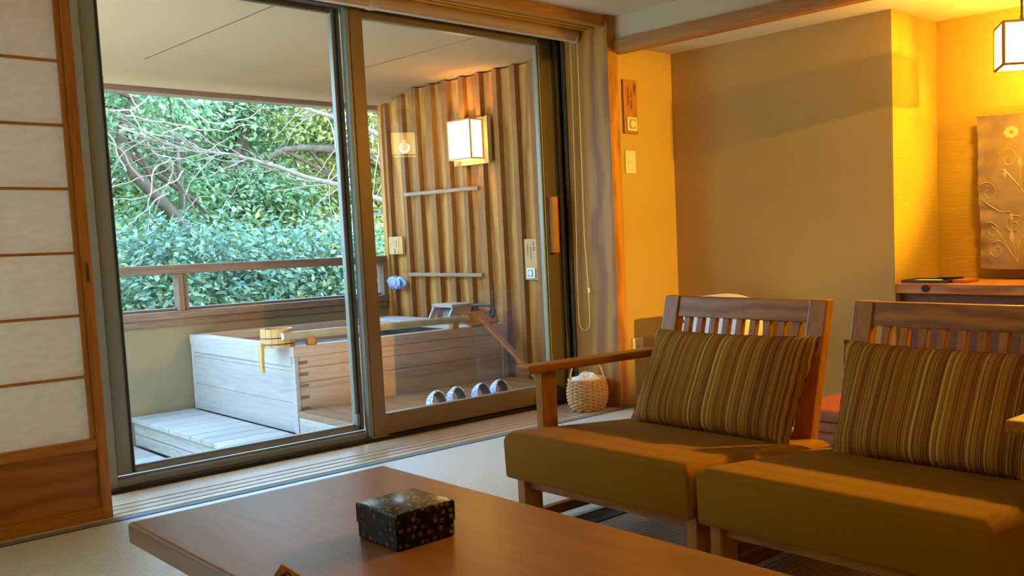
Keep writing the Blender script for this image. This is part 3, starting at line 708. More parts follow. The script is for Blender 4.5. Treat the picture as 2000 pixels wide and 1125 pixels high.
# ---- stirring paddle leaning on the rim
pd = thing('bath_paddle', 'wooden bath stirring paddle with two finger holes leaning on the rim', 'paddle', (4.27, 5.34, -0.06))
ft, tp = Vector((4.275, 5.32, -0.055)), Vector((4.22, 5.915, 0.375))
ax = (tp-ft).normalized(); sx_ = Vector((1, 0, 0)); sx_ = (sx_-ax*sx_.dot(ax)).normalized(); nn = ax.cross(sx_)
def pt(u, v, w): return tuple(tp+sx_*u+ax*v+nn*w)
MB().hexa([tuple(ft+sx_*a+nn*b) for a, b in ((-.022, -.011), (.022, -.011), (.022, .011), (-.022, .011))]+[pt(a, .05, b) for a, b in ((-.022, -.011), (.022, -.011), (.022, .011), (-.022, .011))]).build('handle', 'w_paddle', pd, 0.004, 2)
outl = [(-.125, -.01), (-.16, .06), (-.11, .135), (.10, .135), (.16, .06), (.125, -.01)]
def with_holes(parent):
    # blade as a strip fan: outer outline with two oblong openings
    bm = bmesh.new()
    def oval(cx, cy, rx, ry, rot, n=14):
        return [(cx+rx*math.cos(t)*math.cos(rot)-ry*math.sin(t)*math.sin(rot), cy+rx*math.cos(t)*math.sin(rot)+ry*math.sin(t)*math.cos(rot)) for t in [2*math.pi*k/n for k in range(n)]]
    loops = [outl, oval(-.095, .085, .030, .013, .7), oval(.095, .085, .030, .013, -.7)]
    eds = []
    for lp_ in loops:
        vs = [bm.verts.new((p[0], p[1], 0)) for p in lp_]
        eds += [bm.edges.new((vs[i], vs[(i+1) % len(vs)])) for i in range(len(vs))]
    bmesh.ops.triangle_fill(bm, use_beauty=True, edges=eds)
    # drop triangles that fall in a hole
    kill = []
    for f in bm.faces:
        c = f.calc_center_median()
        for cx, rot in ((-.095, .7), (.095, -.7)):
            dx, dy = c.x-cx, c.y-.085; a = dx*math.cos(rot)+dy*math.sin(rot); b = -dx*math.sin(rot)+dy*math.cos(rot)
            if (a/.030)**2+(b/.013)**2 < 0.93: kill.append(f); break
    bmesh.ops.delete(bm, geom=kill, context='FACES')
    g = bmesh.ops.extrude_face_region(bm, geom=bm.faces[:])
    for v in [e for e in g['geom'] if isinstance(e, bmesh.types.BMVert)]: v.co.z += .022
    bmesh.ops.recalc_face_normals(bm, faces=bm.faces)
    org = world_org(parent)
    for v in bm.verts: v.co = Vector(pt(v.co.x, v.co.y, v.co.z-.004))-org
    me = bpy.data.meshes.new('blade'); bm.to_mesh(me); bm.free()
    return link('blade', me, 'w_paddle', parent, org)
with_holes(pd)

# ---- wooden headrest
hr = thing('bath_headrest', 'pale wooden bath headrest with slanted front on the tub ledge', 'headrest', (4.29, 6.43, 0.352))
rbox('top_board', 'w_hinokiY', hr, 4.19, 4.39, 6.29, 6.57, 0.474, 0.50, 0.003)
for y in (6.29, 6.548):
    MB().prism([(4.13, .352), (4.18, .352), (4.235, .474), (4.195, .474)], 'y', y, y+.022).build('slanted_leg', 'w_hinokiY', hr, 0.002, 1)
    rbox('side_panel', 'w_hinokiX', hr, 4.22, 4.38, y+.003, y+.019, 0.352, 0.474, 0.002)
MB().prism([(4.25, .352), (4.27, .352), (4.30, .455), (4.28, .455)], 'y', 6.312, 6.548).build('front_panel', 'w_hinokiY', hr, 0.002, 1)

# ---- faucet
fc = thing('bath_faucet', 'dark metal bath faucet with hooked spout behind the paddle', 'faucet', (4.33, 6.05, 0.352))
sp_ = [(4.30, 6.19, .445), (4.30, 6.188, .47)] + [(4.30, 6.188-.022*math.sin(a)*1.0-.0, .47+.022*(1-math.cos(a))) for a in (0.5, 1.0, 1.57)] + [(4.30, 6.10, .495), (4.30, 6.0, .497), (4.30, 5.95, .495), (4.305, 5.93, .485), (4.31, 5.925, .465)]
MB().tube(sp_, 0.0105, 10).build('spout', 'iron', fc, smooth=True)
MB().lathe([(.02, 0), (.026, .01), (.026, .04), (.019, .05), (.017, .09), (.012, .105)], (4.312, 5.975, .352), 16).build('valve_body', 'iron', fc, smooth=True)
MB().tube([(4.312, 5.975, .40), (4.312, 5.925, .43), (4.312, 5.925, .47)], .018, 10).build('valve_elbow', 'iron', fc, smooth=True)
MB().tube([(4.405, 6.05, .352), (4.405, 6.05, .66)], .007, 8).build('supply_pipe', 'iron', fc, smooth=True)
MB().tube([(4.405, 6.05, .43), (4.312, 5.975, .43)], .009, 8).build('link_pipe', 'iron', fc, smooth=True)

# ---- slippers
def slipper(x, y, label):
    t = thing('slipper', label, 'slipper', (x, y, -0.062), 'slippers on the deck platform')
    out = [(.046*math.sin(a)*(1.0 if math.cos(a) > 0 else .86), .125*math.cos(a)) for a in [2*math.pi*k/24 for k in range(24)]]
    MB().prism([(x+p[0], y+p[1]) for p in out], 'z', -0.0615, -0.040).build('sole', 'bamboo', t, 0.004, 2)
    def up(u, v):
        a = math.pi*u; yy = y-.005+.090*v; w = .055*(1-.12*v*v); h = .118*(1-.25*v*v)
        return (x-w*math.cos(a), yy+.018*math.sin(a)*(1-v), -.060+h*max(0.0, math.sin(a))**.75)
    def dn(u, v):
        p = up(u, v); return (x+(p[0]-x)*.93, p[1]+.0005, -.060+(p[2]+.060)*.93)
    def shell(f0, f1):
        mb = MB().grid(f0, 15, 6); mb.grid(f1, 15, 6); n1 = 15*6
        for i in range(14):
            mb.f.append((i, i+1, n1+i+1, n1+i)); mb.f.append((75+i, 75+i+1, n1+75+i+1, n1+75+i))
        return mb
    shell(up, dn).build('strap', 'slipper_cloth', t, smooth=True, ang=60)
    def inn(k):
        def g(u, v):
            p = up(u, v); return (x+(p[0]-x)*k, p[1]+.001, -.060+(p[2]+.060)*k)
        return g
    shell(inn(.925), inn(.89)).build('lining', 'slipper_lining', t, smooth=True, ang=60)
for x, y, l in ((3.315, 5.17, 'patterned blue slipper, leftmost of the four on the deck'), (3.475, 5.19, 'patterned blue slipper, second from the left on the deck'),
                (3.655, 5.17, 'patterned blue slipper, third from the left on the deck'), (3.815, 5.19, 'patterned blue slipper, rightmost of the four on the deck')):
    slipper(x, y, l)

# ================================================================== TEXT
def text_mesh(name, cols, parent, origin, ux, uz, normal, mat='ink'):
    """cols: list of (string, size, right_offset, top_offset); written top to bottom, one object per column"""
    for s, size, du, dz in cols:
        cu = bpy.data.curves.new('lettering', 'FONT'); cu.body = '\n'.join(s); cu.size = size; cu.align_x = 'CENTER'; cu.space_line = 0.72
        cu.offset = 0.0; cu.resolution_u = 2
        ob = bpy.data.objects.new('tmp', cu); COL.objects.link(ob)
        dg = bpy.context.evaluated_depsgraph_get(); dg.update()
        me = bpy.data.meshes.new_from_object(ob.evaluated_get(dg)); bpy.data.objects.remove(ob)
        me.name = 'lettering'
        org = world_org(parent)
        o0 = Vector(origin)+Vector(ux)*du-Vector(uz)*dz
        for v in me.vertices:
            v.co = o0+Vector(ux)*v.co.x+Vector(uz)*(v.co.y-size*.8)+Vector(normal)*0.0008-org
        link('lettering', me, mat, parent, org)

# ================================================================== SIGNS, SWITCHES
sg = thing('wooden_sign', 'tall wooden plaque with brush lettering above the light switch', 'sign', (3.909, 3.972, 1.58))
rbox('plaque', 'w_sign', sg, 3.855, 3.966, 3.958, 3.975, 1.58, 1.886, 0.002)
rbox('button_plate', 'switch', sg, 3.872, 3.950, 3.948, 3.958, 1.594, 1.672, 0.004, 2)
rbox('button_field', 'switch_grey', sg, 3.884, 3.938, 3.9465, 3.949, 1.606, 1.660, 0.001)
MB().tube([(3.911, 3.9468, 1.633), (3.911, 3.9435, 1.633)], 0.020, 20).build('button', 'switch', sg)
text_mesh('t', [('湯張り', .030, .0875, .02), ('10分間で1回分給湯、', .0165, .060, .045), ('熱めのお湯が出ます。', .0165, .034, .045)], sg, (3.855, 3.958, 1.886), (1, 0, 0), (0, 0, 1), (0, -1, 0))
sw = thing('light_switch', 'cream light switch plate under the wooden plaque', 'switch', (3.902, 3.972, 1.35))
rbox('switch_plate', 'switch', sw, 3.862, 3.944, 3.966, 3.975, 1.351, 1.482, 0.004, 2)
rbox('rocker', 'switch', sw, 3.880, 3.926, 3.963, 3.967, 1.372, 1.461, 0.0015)
rbox('rocker_line', 'ink', sw, 3.890, 3.898, 3.9625, 3.9635, 1.416, 1.419, 0.0)
ou = thing('wall_outlet', 'white wall outlet low beside the pillar', 'outlet', (3.905, 3.972, 0.27))
rbox('outlet_plate', 'switch', ou, 3.862, 3.948, 3.966, 3.975, 0.265, 0.390, 0.004, 2)
rbox('socket', 'switch', ou, 3.884, 3.926, 3.963, 3.967, 0.295, 0.360, 0.0015)
for z in (.315, .34):
    for x in (3.898, 3.908): rbox('slot', 'ink', ou, x, x+.003, 3.9622, 3.9632, z-.006, z+.006, 0.0)
s2 = thing('wooden_sign', 'narrow pale plaque with a call button on the cedar wall', 'sign', (4.488, 5.65, 0.68))
rbox('plaque', 'w_pale', s2, 4.470, 4.50, 5.575, 5.722, 0.683, 0.990, 0.002)
rbox('button_plate', 'white_plastic', s2, 4.458, 4.470, 5.592, 5.690, 0.696, 0.772, 0.004, 2)
rbox('button_field', 'switch_grey', s2, 4.4565, 4.459, 5.612, 5.672, 0.708, 0.760, 0.001)
MB().tube([(4.457, 5.642, .734), (4.453, 5.642, .734)], 0.020, 20).build('button', 'white_plastic', s2)
text_mesh('t', [('足し湯', .030, .118, .02), ('3分間お湯が出ます。', .0165, .078, .045), ('何度も押せます。', .0165, .042, .045)], s2, (4.470, 5.722, .990), (0, -1, 0), (0, 0, 1), (-1, 0, 0))
s3 = thing('wooden_sign', 'small square pale plaque with brush lettering near the railing', 'sign', (4.47, 7.46, 0.89))
rbox('plaque', 'w_pale', s3, 4.432, 4.458, 7.355, 7.575, 0.892, 1.045, 0.002)
text_mesh('t', [('ごゆっくり', .020, .165, .028), ('お楽しみ', .020, .125, .028), ('くだ', .020, .085, .028), ('さい', .020, .045, .05)], s3, (4.432, 7.575, 1.045), (0, -1, 0), (0, 0, 1), (-1, 0, 0))
nb = thing('soap_net', 'soap in a pale blue net hanging from the small plaque', 'net', (4.415, 7.455, 0.60))
MB().tube([(4.425, 7.47, .925), (4.412, 7.462, .94), (4.41, 7.445, .93), (4.405, 7.432, .86), (4.41, 7.435, .78), (4.415, 7.455, .70)], .0028, 6).build('cord_loop', 'iron', nb, smooth=True)
rn = random.Random(3)
def netf(u, v):
    a = 2*math.pi*u; ph = math.pi*(v*.96+.02); w = 1+.18*math.sin(5*a+3*v)+.12*math.sin(9*a-7*v)+.08*math.sin(14*a+5*v)
    return (4.41+.035*math.sin(ph)**.4*math.cos(a)*w, 7.455+.115*math.sin(ph)**.4*math.sin(a)*w, .645+.048*math.cos(ph)+.01*math.sin(3*a))
MB().grid(netf, 22, 10, True).build('net_bag', 'net', nb, smooth=True)
MB().tube([(4.413, 7.457, .685), (4.414, 7.455, .71)], [.012, .004], 8).build('net_neck', 'net', nb, smooth=True)
rbox('soap_bar', 'soap', nb, 4.37, 4.385, 7.40, 7.47, .620, .670, 0.01, 3)

# ================================================================== WALL LAMP (balcony)
wl = thing('wall_lamp', 'lit square paper lamp on the cedar balcony wall', 'lamp', (4.40, 6.29, 1.58))
rbox('back_plate', 'w_pale', wl, 4.445, 4.458, 6.04, 6.50, 1.582, 1.94, 0.003)
for y in (6.04, 6.47): rbox('side_frame', 'w_pale', wl, 4.42, 4.446, y, y+.03, 1.582, 1.94, 0.002)
LX0, LX1, LY0, LY1, LZ0, LZ1 = 4.325, 4.445, 6.13, 6.435, 1.618, 1.925
for y in (LY0, LY1-.012):
    for x in (LX0, LX1-.012): rbox('frame_bar', 'w_pale', wl, x, x+.012, y, y+.012, LZ0, LZ1, 0.001)
for z in (LZ0, LZ1-.012):
    for y in (LY0, LY1-.012): rbox('frame_bar', 'w_pale', wl, LX0+.012, LX1-.012, y, y+.012, z, z+.012, 0.001)
    rbox('frame_bar', 'w_pale', wl, LX0, LX0+.012, LY0+.012, LY1-.012, z, z+.012, 0.001)
box(LX0+.004, LX0+.006, LY0+.012, LY1-.012, LZ0+.012, LZ1-.012).build('paper_panel', 'wall_lamp_panel', wl)
for y in (LY0+.004, LY1-.006): box(LX0+.012, LX1-.012, y, y+.002, LZ0+.012, LZ1-.012).build('paper_panel', 'wall_lamp_panel', wl)
box(LX0+.012, LX1-.012, LY0+.012, LY1-.012, LZ0+.004, LZ0+.006).build('paper_panel', 'wall_lamp_panel', wl)
MB().lathe([(0, -.035), (.025, -.02), (.03, 0), (.025, .02), (0, .035)], (4.39, 6.28, 1.77), 14, False).build('bulb', 'bulb_glow', wl, smooth=True)
def point(name, loc, w, r, parent, color=WARM):
    l = bpy.data.lights.new(name, 'POINT'); l.energy = w; l.color = color; l.shadow_soft_size = r
    o = bpy.data.objects.new(name, l); COL.objects.link(o); o.parent = parent; o.location = Vector(loc)-world_org(parent)
point('bulb_light', (4.37, 6.28, 1.77), WALL_LAMP_W, 0.045, wl)

# ================================================================== PENDANT LAMP
def pendant(PX, PY, PZ, label):
    pn = thing('pendant_lamp', label, 'lamp', (PX, PY, PZ-.095))
    ca, sa = math.cos(R_(35)), math.sin(R_(35))
    def rotv(mb):
        mb.v = [(PX+(v[0]*ca-v[1]*sa), PY+(v[0]*sa+v[1]*ca), PZ+v[2]) for v in mb.v]; return mb
    def pbox(*a): return rotv(MB().box(*a))
    hw, hh, fb_ = .10, .0925, .0065
    for sx in (-1, 1):
        for sy in (-1, 1):
            pbox(sx*hw-fb_, sx*hw+fb_, sy*hw-fb_, sy*hw+fb_, -hh, hh).build('frame_bar', 'w_panel', pn, 0.001, 1)
    for z in (-hh, hh):
        for s_ in (-1, 1):
            pbox(-hw, hw, s_*hw-.005, s_*hw+.005, z-.005, z+.005).build('frame_bar', 'w_panel', pn, 0.001, 1)
            pbox(s_*hw-.005, s_*hw+.005, -hw, hw, z-.005, z+.005).build('frame_bar', 'w_panel', pn, 0.001, 1)
    for s_ in (-1, 1):
        pbox(-hw, hw, s_*hw-.001, s_*hw+.001, -hh, hh).build('paper_panel', 'lamp_panel', pn)
        pbox(s_*hw-.001, s_*hw+.001, -hw, hw, -hh, hh).build('paper_panel', 'lamp_panel', pn)
    pbox(-hw, hw, -hw, hw, hh-.002, hh).build('top_panel', 'lamp_panel', pn)
    pbox(-hw, hw, -hw, hw, -hh, -hh+.002).build('bottom_panel', 'lamp_panel', pn)
    MB().lathe([(0, -.04), (.026, -.026), (.032, 0), (.026, .02), (.014, .04), (.012, .06)], (PX, PY, PZ-.02), 14, False).build('bulb', 'bulb_glow', pn, smooth=True)
    MB().lathe([(.034, 0), (.026, .012), (.010, .028), (.006, .05)], (PX, PY, PZ+.09), 16).build('neck', 'iron', pn, smooth=True)
    MB().tube([(PX, PY, PZ+.12), (PX, PY, 2.04)], .006, 8).build('stem', 'iron', pn, smooth=True)
    MB().lathe([(.012, 0), (.030, .006), (.045, .02), (.05, .04), (.05, .05)], (PX, PY, 2.025), 20).build('canopy', 'iron', pn, smooth=True)
    point('bulb_light', (PX, PY, PZ-.025), PENDANT_W, 0.04, pn)
pendant(4.283, 1.803, 1.792, 'lit square paper pendant lamp over the alcove edge')

# unseen fill lamp added behind the viewer to lighten the room
rm = thing('added_fill_lamp', 'added unseen round fill lamp behind the viewer', 'lamp', (0.3, -0.9, 2.1))
MB().lathe([(.0, 0), (.2, .0), (.24, .03), (.24, .10), (.2, .125)], (0.3, -0.9, 2.1), 32).build('shade', 'lamp_panel', rm, smooth=True)
point('fill_light', (0.3, -0.9, 2.0), ROOM_FILL_W, 0.2, rm, (1.0, 0.62, 0.28))

# unseen spotlights added to brighten the plaque wall and the chair seats
def fill_spot(loc, aim, watts, size, blend, label):
    dl = thing('added_spotlight', label, 'lamp', loc, 'added unseen spotlights')
    MB().lathe([(.030, .045), (.032, .006), (.044, .0), (.044, .006), (.034, .045)], loc, 24, False).build('trim_ring', 'white_plastic', dl, smooth=True)
    ld = bpy.data.lights.new('added_beam', 'SPOT'); ld.energy = watts; ld.color = WARM; ld.spot_size = R_(size); ld.spot_blend = blend; ld.shadow_soft_size = 0.03
    lo_ = bpy.data.objects.new('added_beam', ld); COL.objects.link(lo_); lo_.parent = dl; lo_.location = (0, 0, -.01)
    lo_.rotation_euler = (Vector(aim)-Vector(loc)).to_track_quat('-Z', 'Y').to_euler()
fill_spot((3.97, -0.8, 2.03), (4.03, 3.975, 1.2), PLAQUE_FILL_W, 27, 0.6, 'added unseen spotlight under the low ceiling brightening the plaque wall')
fill_spot((4.60, 1.1, 2.03), (1.95, 1.58, 0.3), CHAIR_FILL_W, 44, 1.0, 'added unseen spotlight under the alcove ceiling brightening the chair seats')

# ================================================================== ALCOVE
sh = thing('alcove_shelf', 'thick natural edge wooden shelf in the alcove', 'shelf', (4.51, 0.5, 0.655))
rs = random.Random(5)
pf = [(4.75, -2.55)] + [(4.75, 2.466)]
edge = []
y = 2.466
while y > -2.55:
    edge.append((4.284+rs.uniform(-.006, .006), y)); y -= .11
edge.append((4.284, -2.55))
MB().prism([(4.748, 2.466)]+edge+[(4.748, -2.55)], 'z', 0.656, 0.706).build('shelf_board', 'w_shelf', sh, 0.004, 2)
MB().lathe([(.012, 0), (.019, .002), (.0195, .004), (.014, .0055), (.0, .006)], (0, 0, 0), 14)
kn = MB().lathe([(.0, .004), (.012, .003), (.019, .0)], (0, 0, 0), 14, False)
kn.v = [(4.283-v[2], 2.30+v[0]*1.2, .682+v[1]) for v in kn.v]
kn.build('knot', 'dark_line', sh, smooth=True)
ty = thing('writing_tray', 'dark writing tray with paper and pen on the alcove shelf', 'tray', (4.42, 2.36, 0.706))
rbox('tray_base', 'black_tray', ty, 4.31, 4.50, 2.20, 2.45, 0.706, 0.711, 0.001)
for a in ((4.31, 4.318, 2.20, 2.45), (4.492, 4.50, 2.20, 2.45), (4.318, 4.492, 2.20, 2.208), (4.318, 4.492, 2.442, 2.45)):
    rbox('tray_rim', 'black_tray', ty, a[0], a[1], a[2], a[3], 0.711, 0.722, 0.002)
rbox('note_paper', 'white_cloth', ty, 4.335, 4.47, 2.30, 2.43, 0.711, 0.7165, 0.001)
nbk = tag(box(4.36, 4.50, 2.12, 2.195, 0.706, 0.722).build('notebook', 'w_sign', None, 0.002, 1), 'small orange wooden booklet beside the tray on the shelf', 'booklet')
pe = thing('pen', 'dark pen resting on the tray and booklet', 'pen', (4.40, 2.22, 0.722))
MB().tube([(4.40, 2.29, .7275), (4.44, 2.17, .7295)], .0048, 8).build('barrel', 'black_tray', pe, smooth=True)
MB().tube([(4.398, 2.297, .7272), (4.40, 2.29, .7275)], [.001, .0045], 8).build('tip', 'iron', pe, smooth=True)

hc = thing('brocade_cloth', 'gold satin brocade cloth with scroll embroidery on the alcove wall', 'cloth', (4.69, 1.6, 0.76))
def clf(u, v, off=0.0):
    yy = 2.20+.018*(v-.5)*-1.6-u*1.1 + (.012*(v-.5) if u == 0 else 0)
    zz = 1.545-.78*v-.006*math.sin(9*u)
    pucker = max(0, 1-u*7)
    x = 4.675+.010*math.sin(6*u*3.1+3*v)*v+.006*math.sin(31*v*1.7)*pucker+.008*math.sin(10*v+7*u)
    return (x+off, yy, zz)
cl = MB(); cl.grid(lambda u, v: clf(u, v), 44, 52); cl.grid(lambda u, v: clf(1-u, v, .004), 44, 52)
cl.build('cloth_sheet', 'satin', hc, smooth=True, ang=180)
rbox('hidden_board', 'black_tray', hc, 4.70, 4.748, 1.12, 2.14, .80, 1.52, 0.003)
rbox('hook', 'iron', hc, 4.72, 4.748, 2.17, 2.20, 1.35, 1.38, 0.004)
def onc(yy, zz):
    u = (2.20-yy)/1.1; v = (1.545-zz)/.78
    p = clf(max(0.001, u), v); return (p[0]-.0012, p[1], p[2])
em = MB()
def spiral(y0, z0, r, turns, rot, sgn=1, w=.0022):
    pts = []
    for k in range(26):
        t = k/25; a = rot+sgn*turns*2*math.pi*t; rr = r*(1-t*.85)
        pts.append(onc(y0+rr*math.cos(a), z0+rr*math.sin(a)))
    em.tube(pts, w, 5)
for a in ((2.145, 1.155, .06, 1.2, .2, 1), (2.11, .86, .05, 1.4, 2.0, -1), (2.14, .96, .045, 1.1, 1.0, 1), (2.02, .99, .05, 1.3, 2.2, -1), (2.03, 1.32, .06, 1.2, 0.4, 1), (1.93, 1.17, .06, 1.3, 3.0, -1), (1.9, .9, .06, 1.3, 1, 1), (1.85, 1.4, .05, 1.2, 2, 1)): spiral(*a)
def curve(p0, p1, bend, w=.0022):
    pts = []
    for k in range(14):
        t = k/13; yy = p0[0]+(p1[0]-p0[0])*t; zz = p0[1]+(p1[1]-p0[1])*t+bend*math.sin(math.pi*t); pts.append(onc(yy+bend*.4*math.sin(math.pi*t), zz))
    em.tube(pts, w, 5)
for a in (((2.18, 1.12), (2.03, 1.06), -.03), ((2.00, .80), (2.14, .98), .04), ((2.00, .80), (2.02, .99), .05), ((2.00, .80), (1.93, .95), .04), ((2.00, .80), (2.12, .90), .05), ((2.08, 1.26), (1.98, 1.18), .04), ((1.98, 1.18), (1.9, 1.35), .03)): curve(*a)
for (yy, zz, s_) in ((2.03, .93, 1), (2.05, 1.25, .8), (2.03, 1.03, .7), (1.97, 1.30, .8)):
    em.add([onc(yy+s_*dy, zz+s_*dz) for dy, dz in ((0, -.03), (.012, -.005), (.008, .02), (0, .035), (-.010, .015), (-.012, -.008))], [(0, 1, 2, 3, 4, 5)])
for k in range(7):
    a = 2*math.pi*k/7; cy, cz = 2.015+.026*math.cos(a), 1.455+.02*math.sin(a)
    em.add([onc(cy+.016*math.cos(b), cz+.012*math.sin(b)) for b in [2*math.pi*j/8 for j in range(8)]], [tuple(range(8))])
em.build('embroidery', 'satin_thread', hc)['kind'] = 'stuff'

# ================================================================== TABLE + THINGS ON IT
TT = 0.36
tbl = thing('low_table', 'low brown wooden table with rounded edges in the foreground', 'table', (1.055, 1.2, 0.0))
o = box(0.72, 1.39, 0.05, 2.475, TT-.052, TT).build('tabletop', 'w_table', tbl, 0.011, 4)
for x in (0.90, 1.15):
    for y in (0.13, 1.95): rbox('leg', 'w_chairZ', tbl, x, x+.06, y, y+.06, 0.0025, TT-.052, 0.004)
for x in (.92, 1.17): rbox('apron', 'w_chairY', tbl, x, x+.022, .19, 1.95, TT-.10, TT-.052, 0.002)
for y in (.15, 1.97): rbox('apron', 'w_chairX', tbl, .96, 1.15, y, y+.022, TT-.10, TT-.052, 0.002)

def uvbox(name, mat, parent, x0, x1, y0, y1, z0, z1, bevel, top_mat=None):
    mb = box(x0, x1, y0, y1, z0, z1); org = world_org(parent)
    me = mb.mesh(name, org, bevel, 3, True)
    uvl = me.uv_layers.new(name='UVMap')
    for p in me.polygons:
        n = p.normal; ax_ = max(range(3), key=lambda i: abs(n[i]))
        for li in p.loop_indices:
            c = me.vertices[me.loops[li].vertex_index].co
            uvl.data[li].uv = {0: (c.y, c.z), 1: (c.x+.37, c.z), 2: (c.x+.11, c.y+.53)}[ax_]
    ob = link(name, me, mat, parent, org)
    if top_mat:
        me.materials.append(MATS[top_mat])
        for p in me.polygons:
            if p.normal.z > .8: p.material_index = 1
    return ob
lb = thing('lacquer_box', 'black lacquer box with golden blossom pattern on the table', 'box', (1.068, 1.822, TT))
uvbox('box_body', 'lacquer_side', lb, .999, 1.139, 1.742, 1.905, TT, TT+.050, 0.007)
uvbox('lid', 'lacquer_side', lb, .997, 1.141, 1.740, 1.907, TT+.034, TT+.080, 0.006, 'lacquer_top')

kt = thing('wooden_tag', 'small orange wooden tag standing on its corner at the bottom edge', 'tag', (0.72, 1.64, TT))
TA, TE1, TE2, TN = Vector((.7161, 1.6478, .4385)), Vector((-.4312, .3709, -.8219)), Vector((.5205, -.6422, -.5628)), Vector((-.7366, -.6704, .0838))
def ktp(u, v, w): return tuple(TA+TE1*u+TE2*v+TN*w)
MB().hexa([ktp(u, v, w) for w in (-.006, 0) for u, v in ((0, 0), (0, .056), (.056, .056), (.056, 0))]).build('tag_board', 'w_sign', kt, 0.001, 1)
rg = MB()
for u, v in ((.0185, .0175), (.0125, .0205)):
    rg.tube([ktp(u+.006*math.cos(2*math.pi*k/20), v+.006*math.sin(2*math.pi*k/20), .0004) for k in range(21)], .0011, 6, False)
rg.build('ring_mark', 'ink', kt, smooth=True)
MB().tube([ktp(.03, .03, -.006), (.752, 1.672, TT+.001)], .003, 6).build('prop_stick', 'w_sign', kt, smooth=True)

# ================================================================== CHAIRS
def chair(name, label, y0, y1, arm):
    t = thing(name, label, 'chair', (2.3, (y0+y1)/2, 0.0025), 'low wooden chairs beside the table')
    # seat cushion: rounded slab that falls towards the back
    mb = MB()
    X0, X1 = 1.915, 2.665
    mb.hexa([(X0+.004, y0+.003, .186), (X1, y0+.003, .150), (X1, y1-.003, .150), (X0+.004, y1-.003, .186), (X0, y0, .352), (X1, y0, .282), (X1, y1, .282), (X0, y1, .352)])
    me = mb.mesh('seat_cushion', world_org(t))
    bm = bmesh.new(); bm.from_mesh(me)
    tope = [e for e in bm.edges if all(v.co.z > .22 for v in e.verts)]
    bmesh.ops.bevel(bm, geom=tope, offset=.042, segments=6, profile=.5, affect='EDGES')
    oth = [e for e in bm.edges if e.calc_face_angle(0) > R_(45)]
    bmesh.ops.bevel(bm, geom=oth, offset=.012, segments=3, profile=.5, affect='EDGES')
    bm.to_mesh(me); bm.free(); me.shade_smooth(); me.set_sharp_from_angle(angle=R_(50))
    link('seat_cushion', me, 'seat_fabric', t, world_org(t))
    # back posts lean backwards
    def xb(z): return 2.60+(z-.247)*.257                      # front face of the back at height z
    def slab(y_0, y_1, z0, z1, t0, t1):                       # follows the lean
        return MB().hexa([(xb(z0)+t0, y_0, z0), (xb(z0)+t1, y_0, z0), (xb(z0)+t1, y_1, z0), (xb(z0)+t0, y_1, z0), (xb(z1)+t0, y_0, z1), (xb(z1)+t1, y_0, z1), (xb(z1)+t1, y_1, z1), (xb(z1)+t0, y_1, z1)])
    b0, b1 = y0+.065, y1-.015
    for ya, yb in ((b0, b0+.075), (b1-.075, b1)):
        slab(ya, yb, .0025, .752, 0.0, .045).build('back_post', 'w_chairZ', t, 0.004, 2)
    slab(b0+.075, b1-.075, .672, .750, .006, .036).build('top_rail', 'w_chairY', t, 0.004, 2)
    slab(b0+.075, b1-.075, .24, .30, .006, .036).build('lower_rail', 'w_chairY', t, 0.003, 1)
    n = 9; span = (b1-.075)-(b0+.075); p = span/(n+.55)
    for k in range(n):
        c = b0+.075+p*(k+.775); slab(c-.015, c+.015, .30, .672, .010, .034).build('slat', 'w_chairZ', t, 0.002, 1)
    for ya in (y0+.012, y1-.052):
        rbox('front_leg', 'w_chairZ', t, 1.962, 2.04, ya, ya+.04, .0025, .190, 0.003)
        rbox('floor_runner', 'w_chairX', t, 2.04, 2.55, ya+.004, ya+.036, .020, .055, 0.003)
        rbox('seat_rail', 'w_chairX', t, 2.04, 2.60, ya, ya+.04, .115, .165, 0.003)
    rbox('front_rail', 'w_chairY', t, 1.985, 2.02, y0+.052, y1-.052, .140, .190, 0.003)
    if arm:
        ya = y1-.004 if arm > 0 else y0-.040
        MB().hexa([(2.098, ya+.002, .10), (2.164, ya+.002, .10), (2.164, ya+.042, .10), (2.098, ya+.042, .10), (2.098, ya+.002, .527), (2.164, ya+.002, .527), (2.164, ya+.042, .527), (2.098, ya+.042, .527)]).build('arm_post', 'w_chairZ', t, 0.003, 1)
        yi, yo = (y1-.022, y1+.050) if arm > 0 else (y0-.055, y0+.022)
        MB().prism([(yi, 2.03), (yi, 2.70), (yo, 2.70), (yo, 2.03)], 'z', 0, 1)
        MB().hexa([(2.03, yi, .526), (2.70, yi, .516), (2.70, yo, .516), (2.03, yo, .526), (2.03, yi, .556), (2.70, yi, .546), (2.70, yo, .546), (2.03, yo, .556)]).build('armrest', 'w_chairX', t, 0.006, 2)
    return t
chair('lounge_chair', 'wooden lounge chair with mustard seat and left armrest nearest the window', 1.772, 2.622, 1)
chair('lounge_chair', 'wooden lounge chair with mustard seat at the right edge of the photo', 0.875, 1.745, -1)

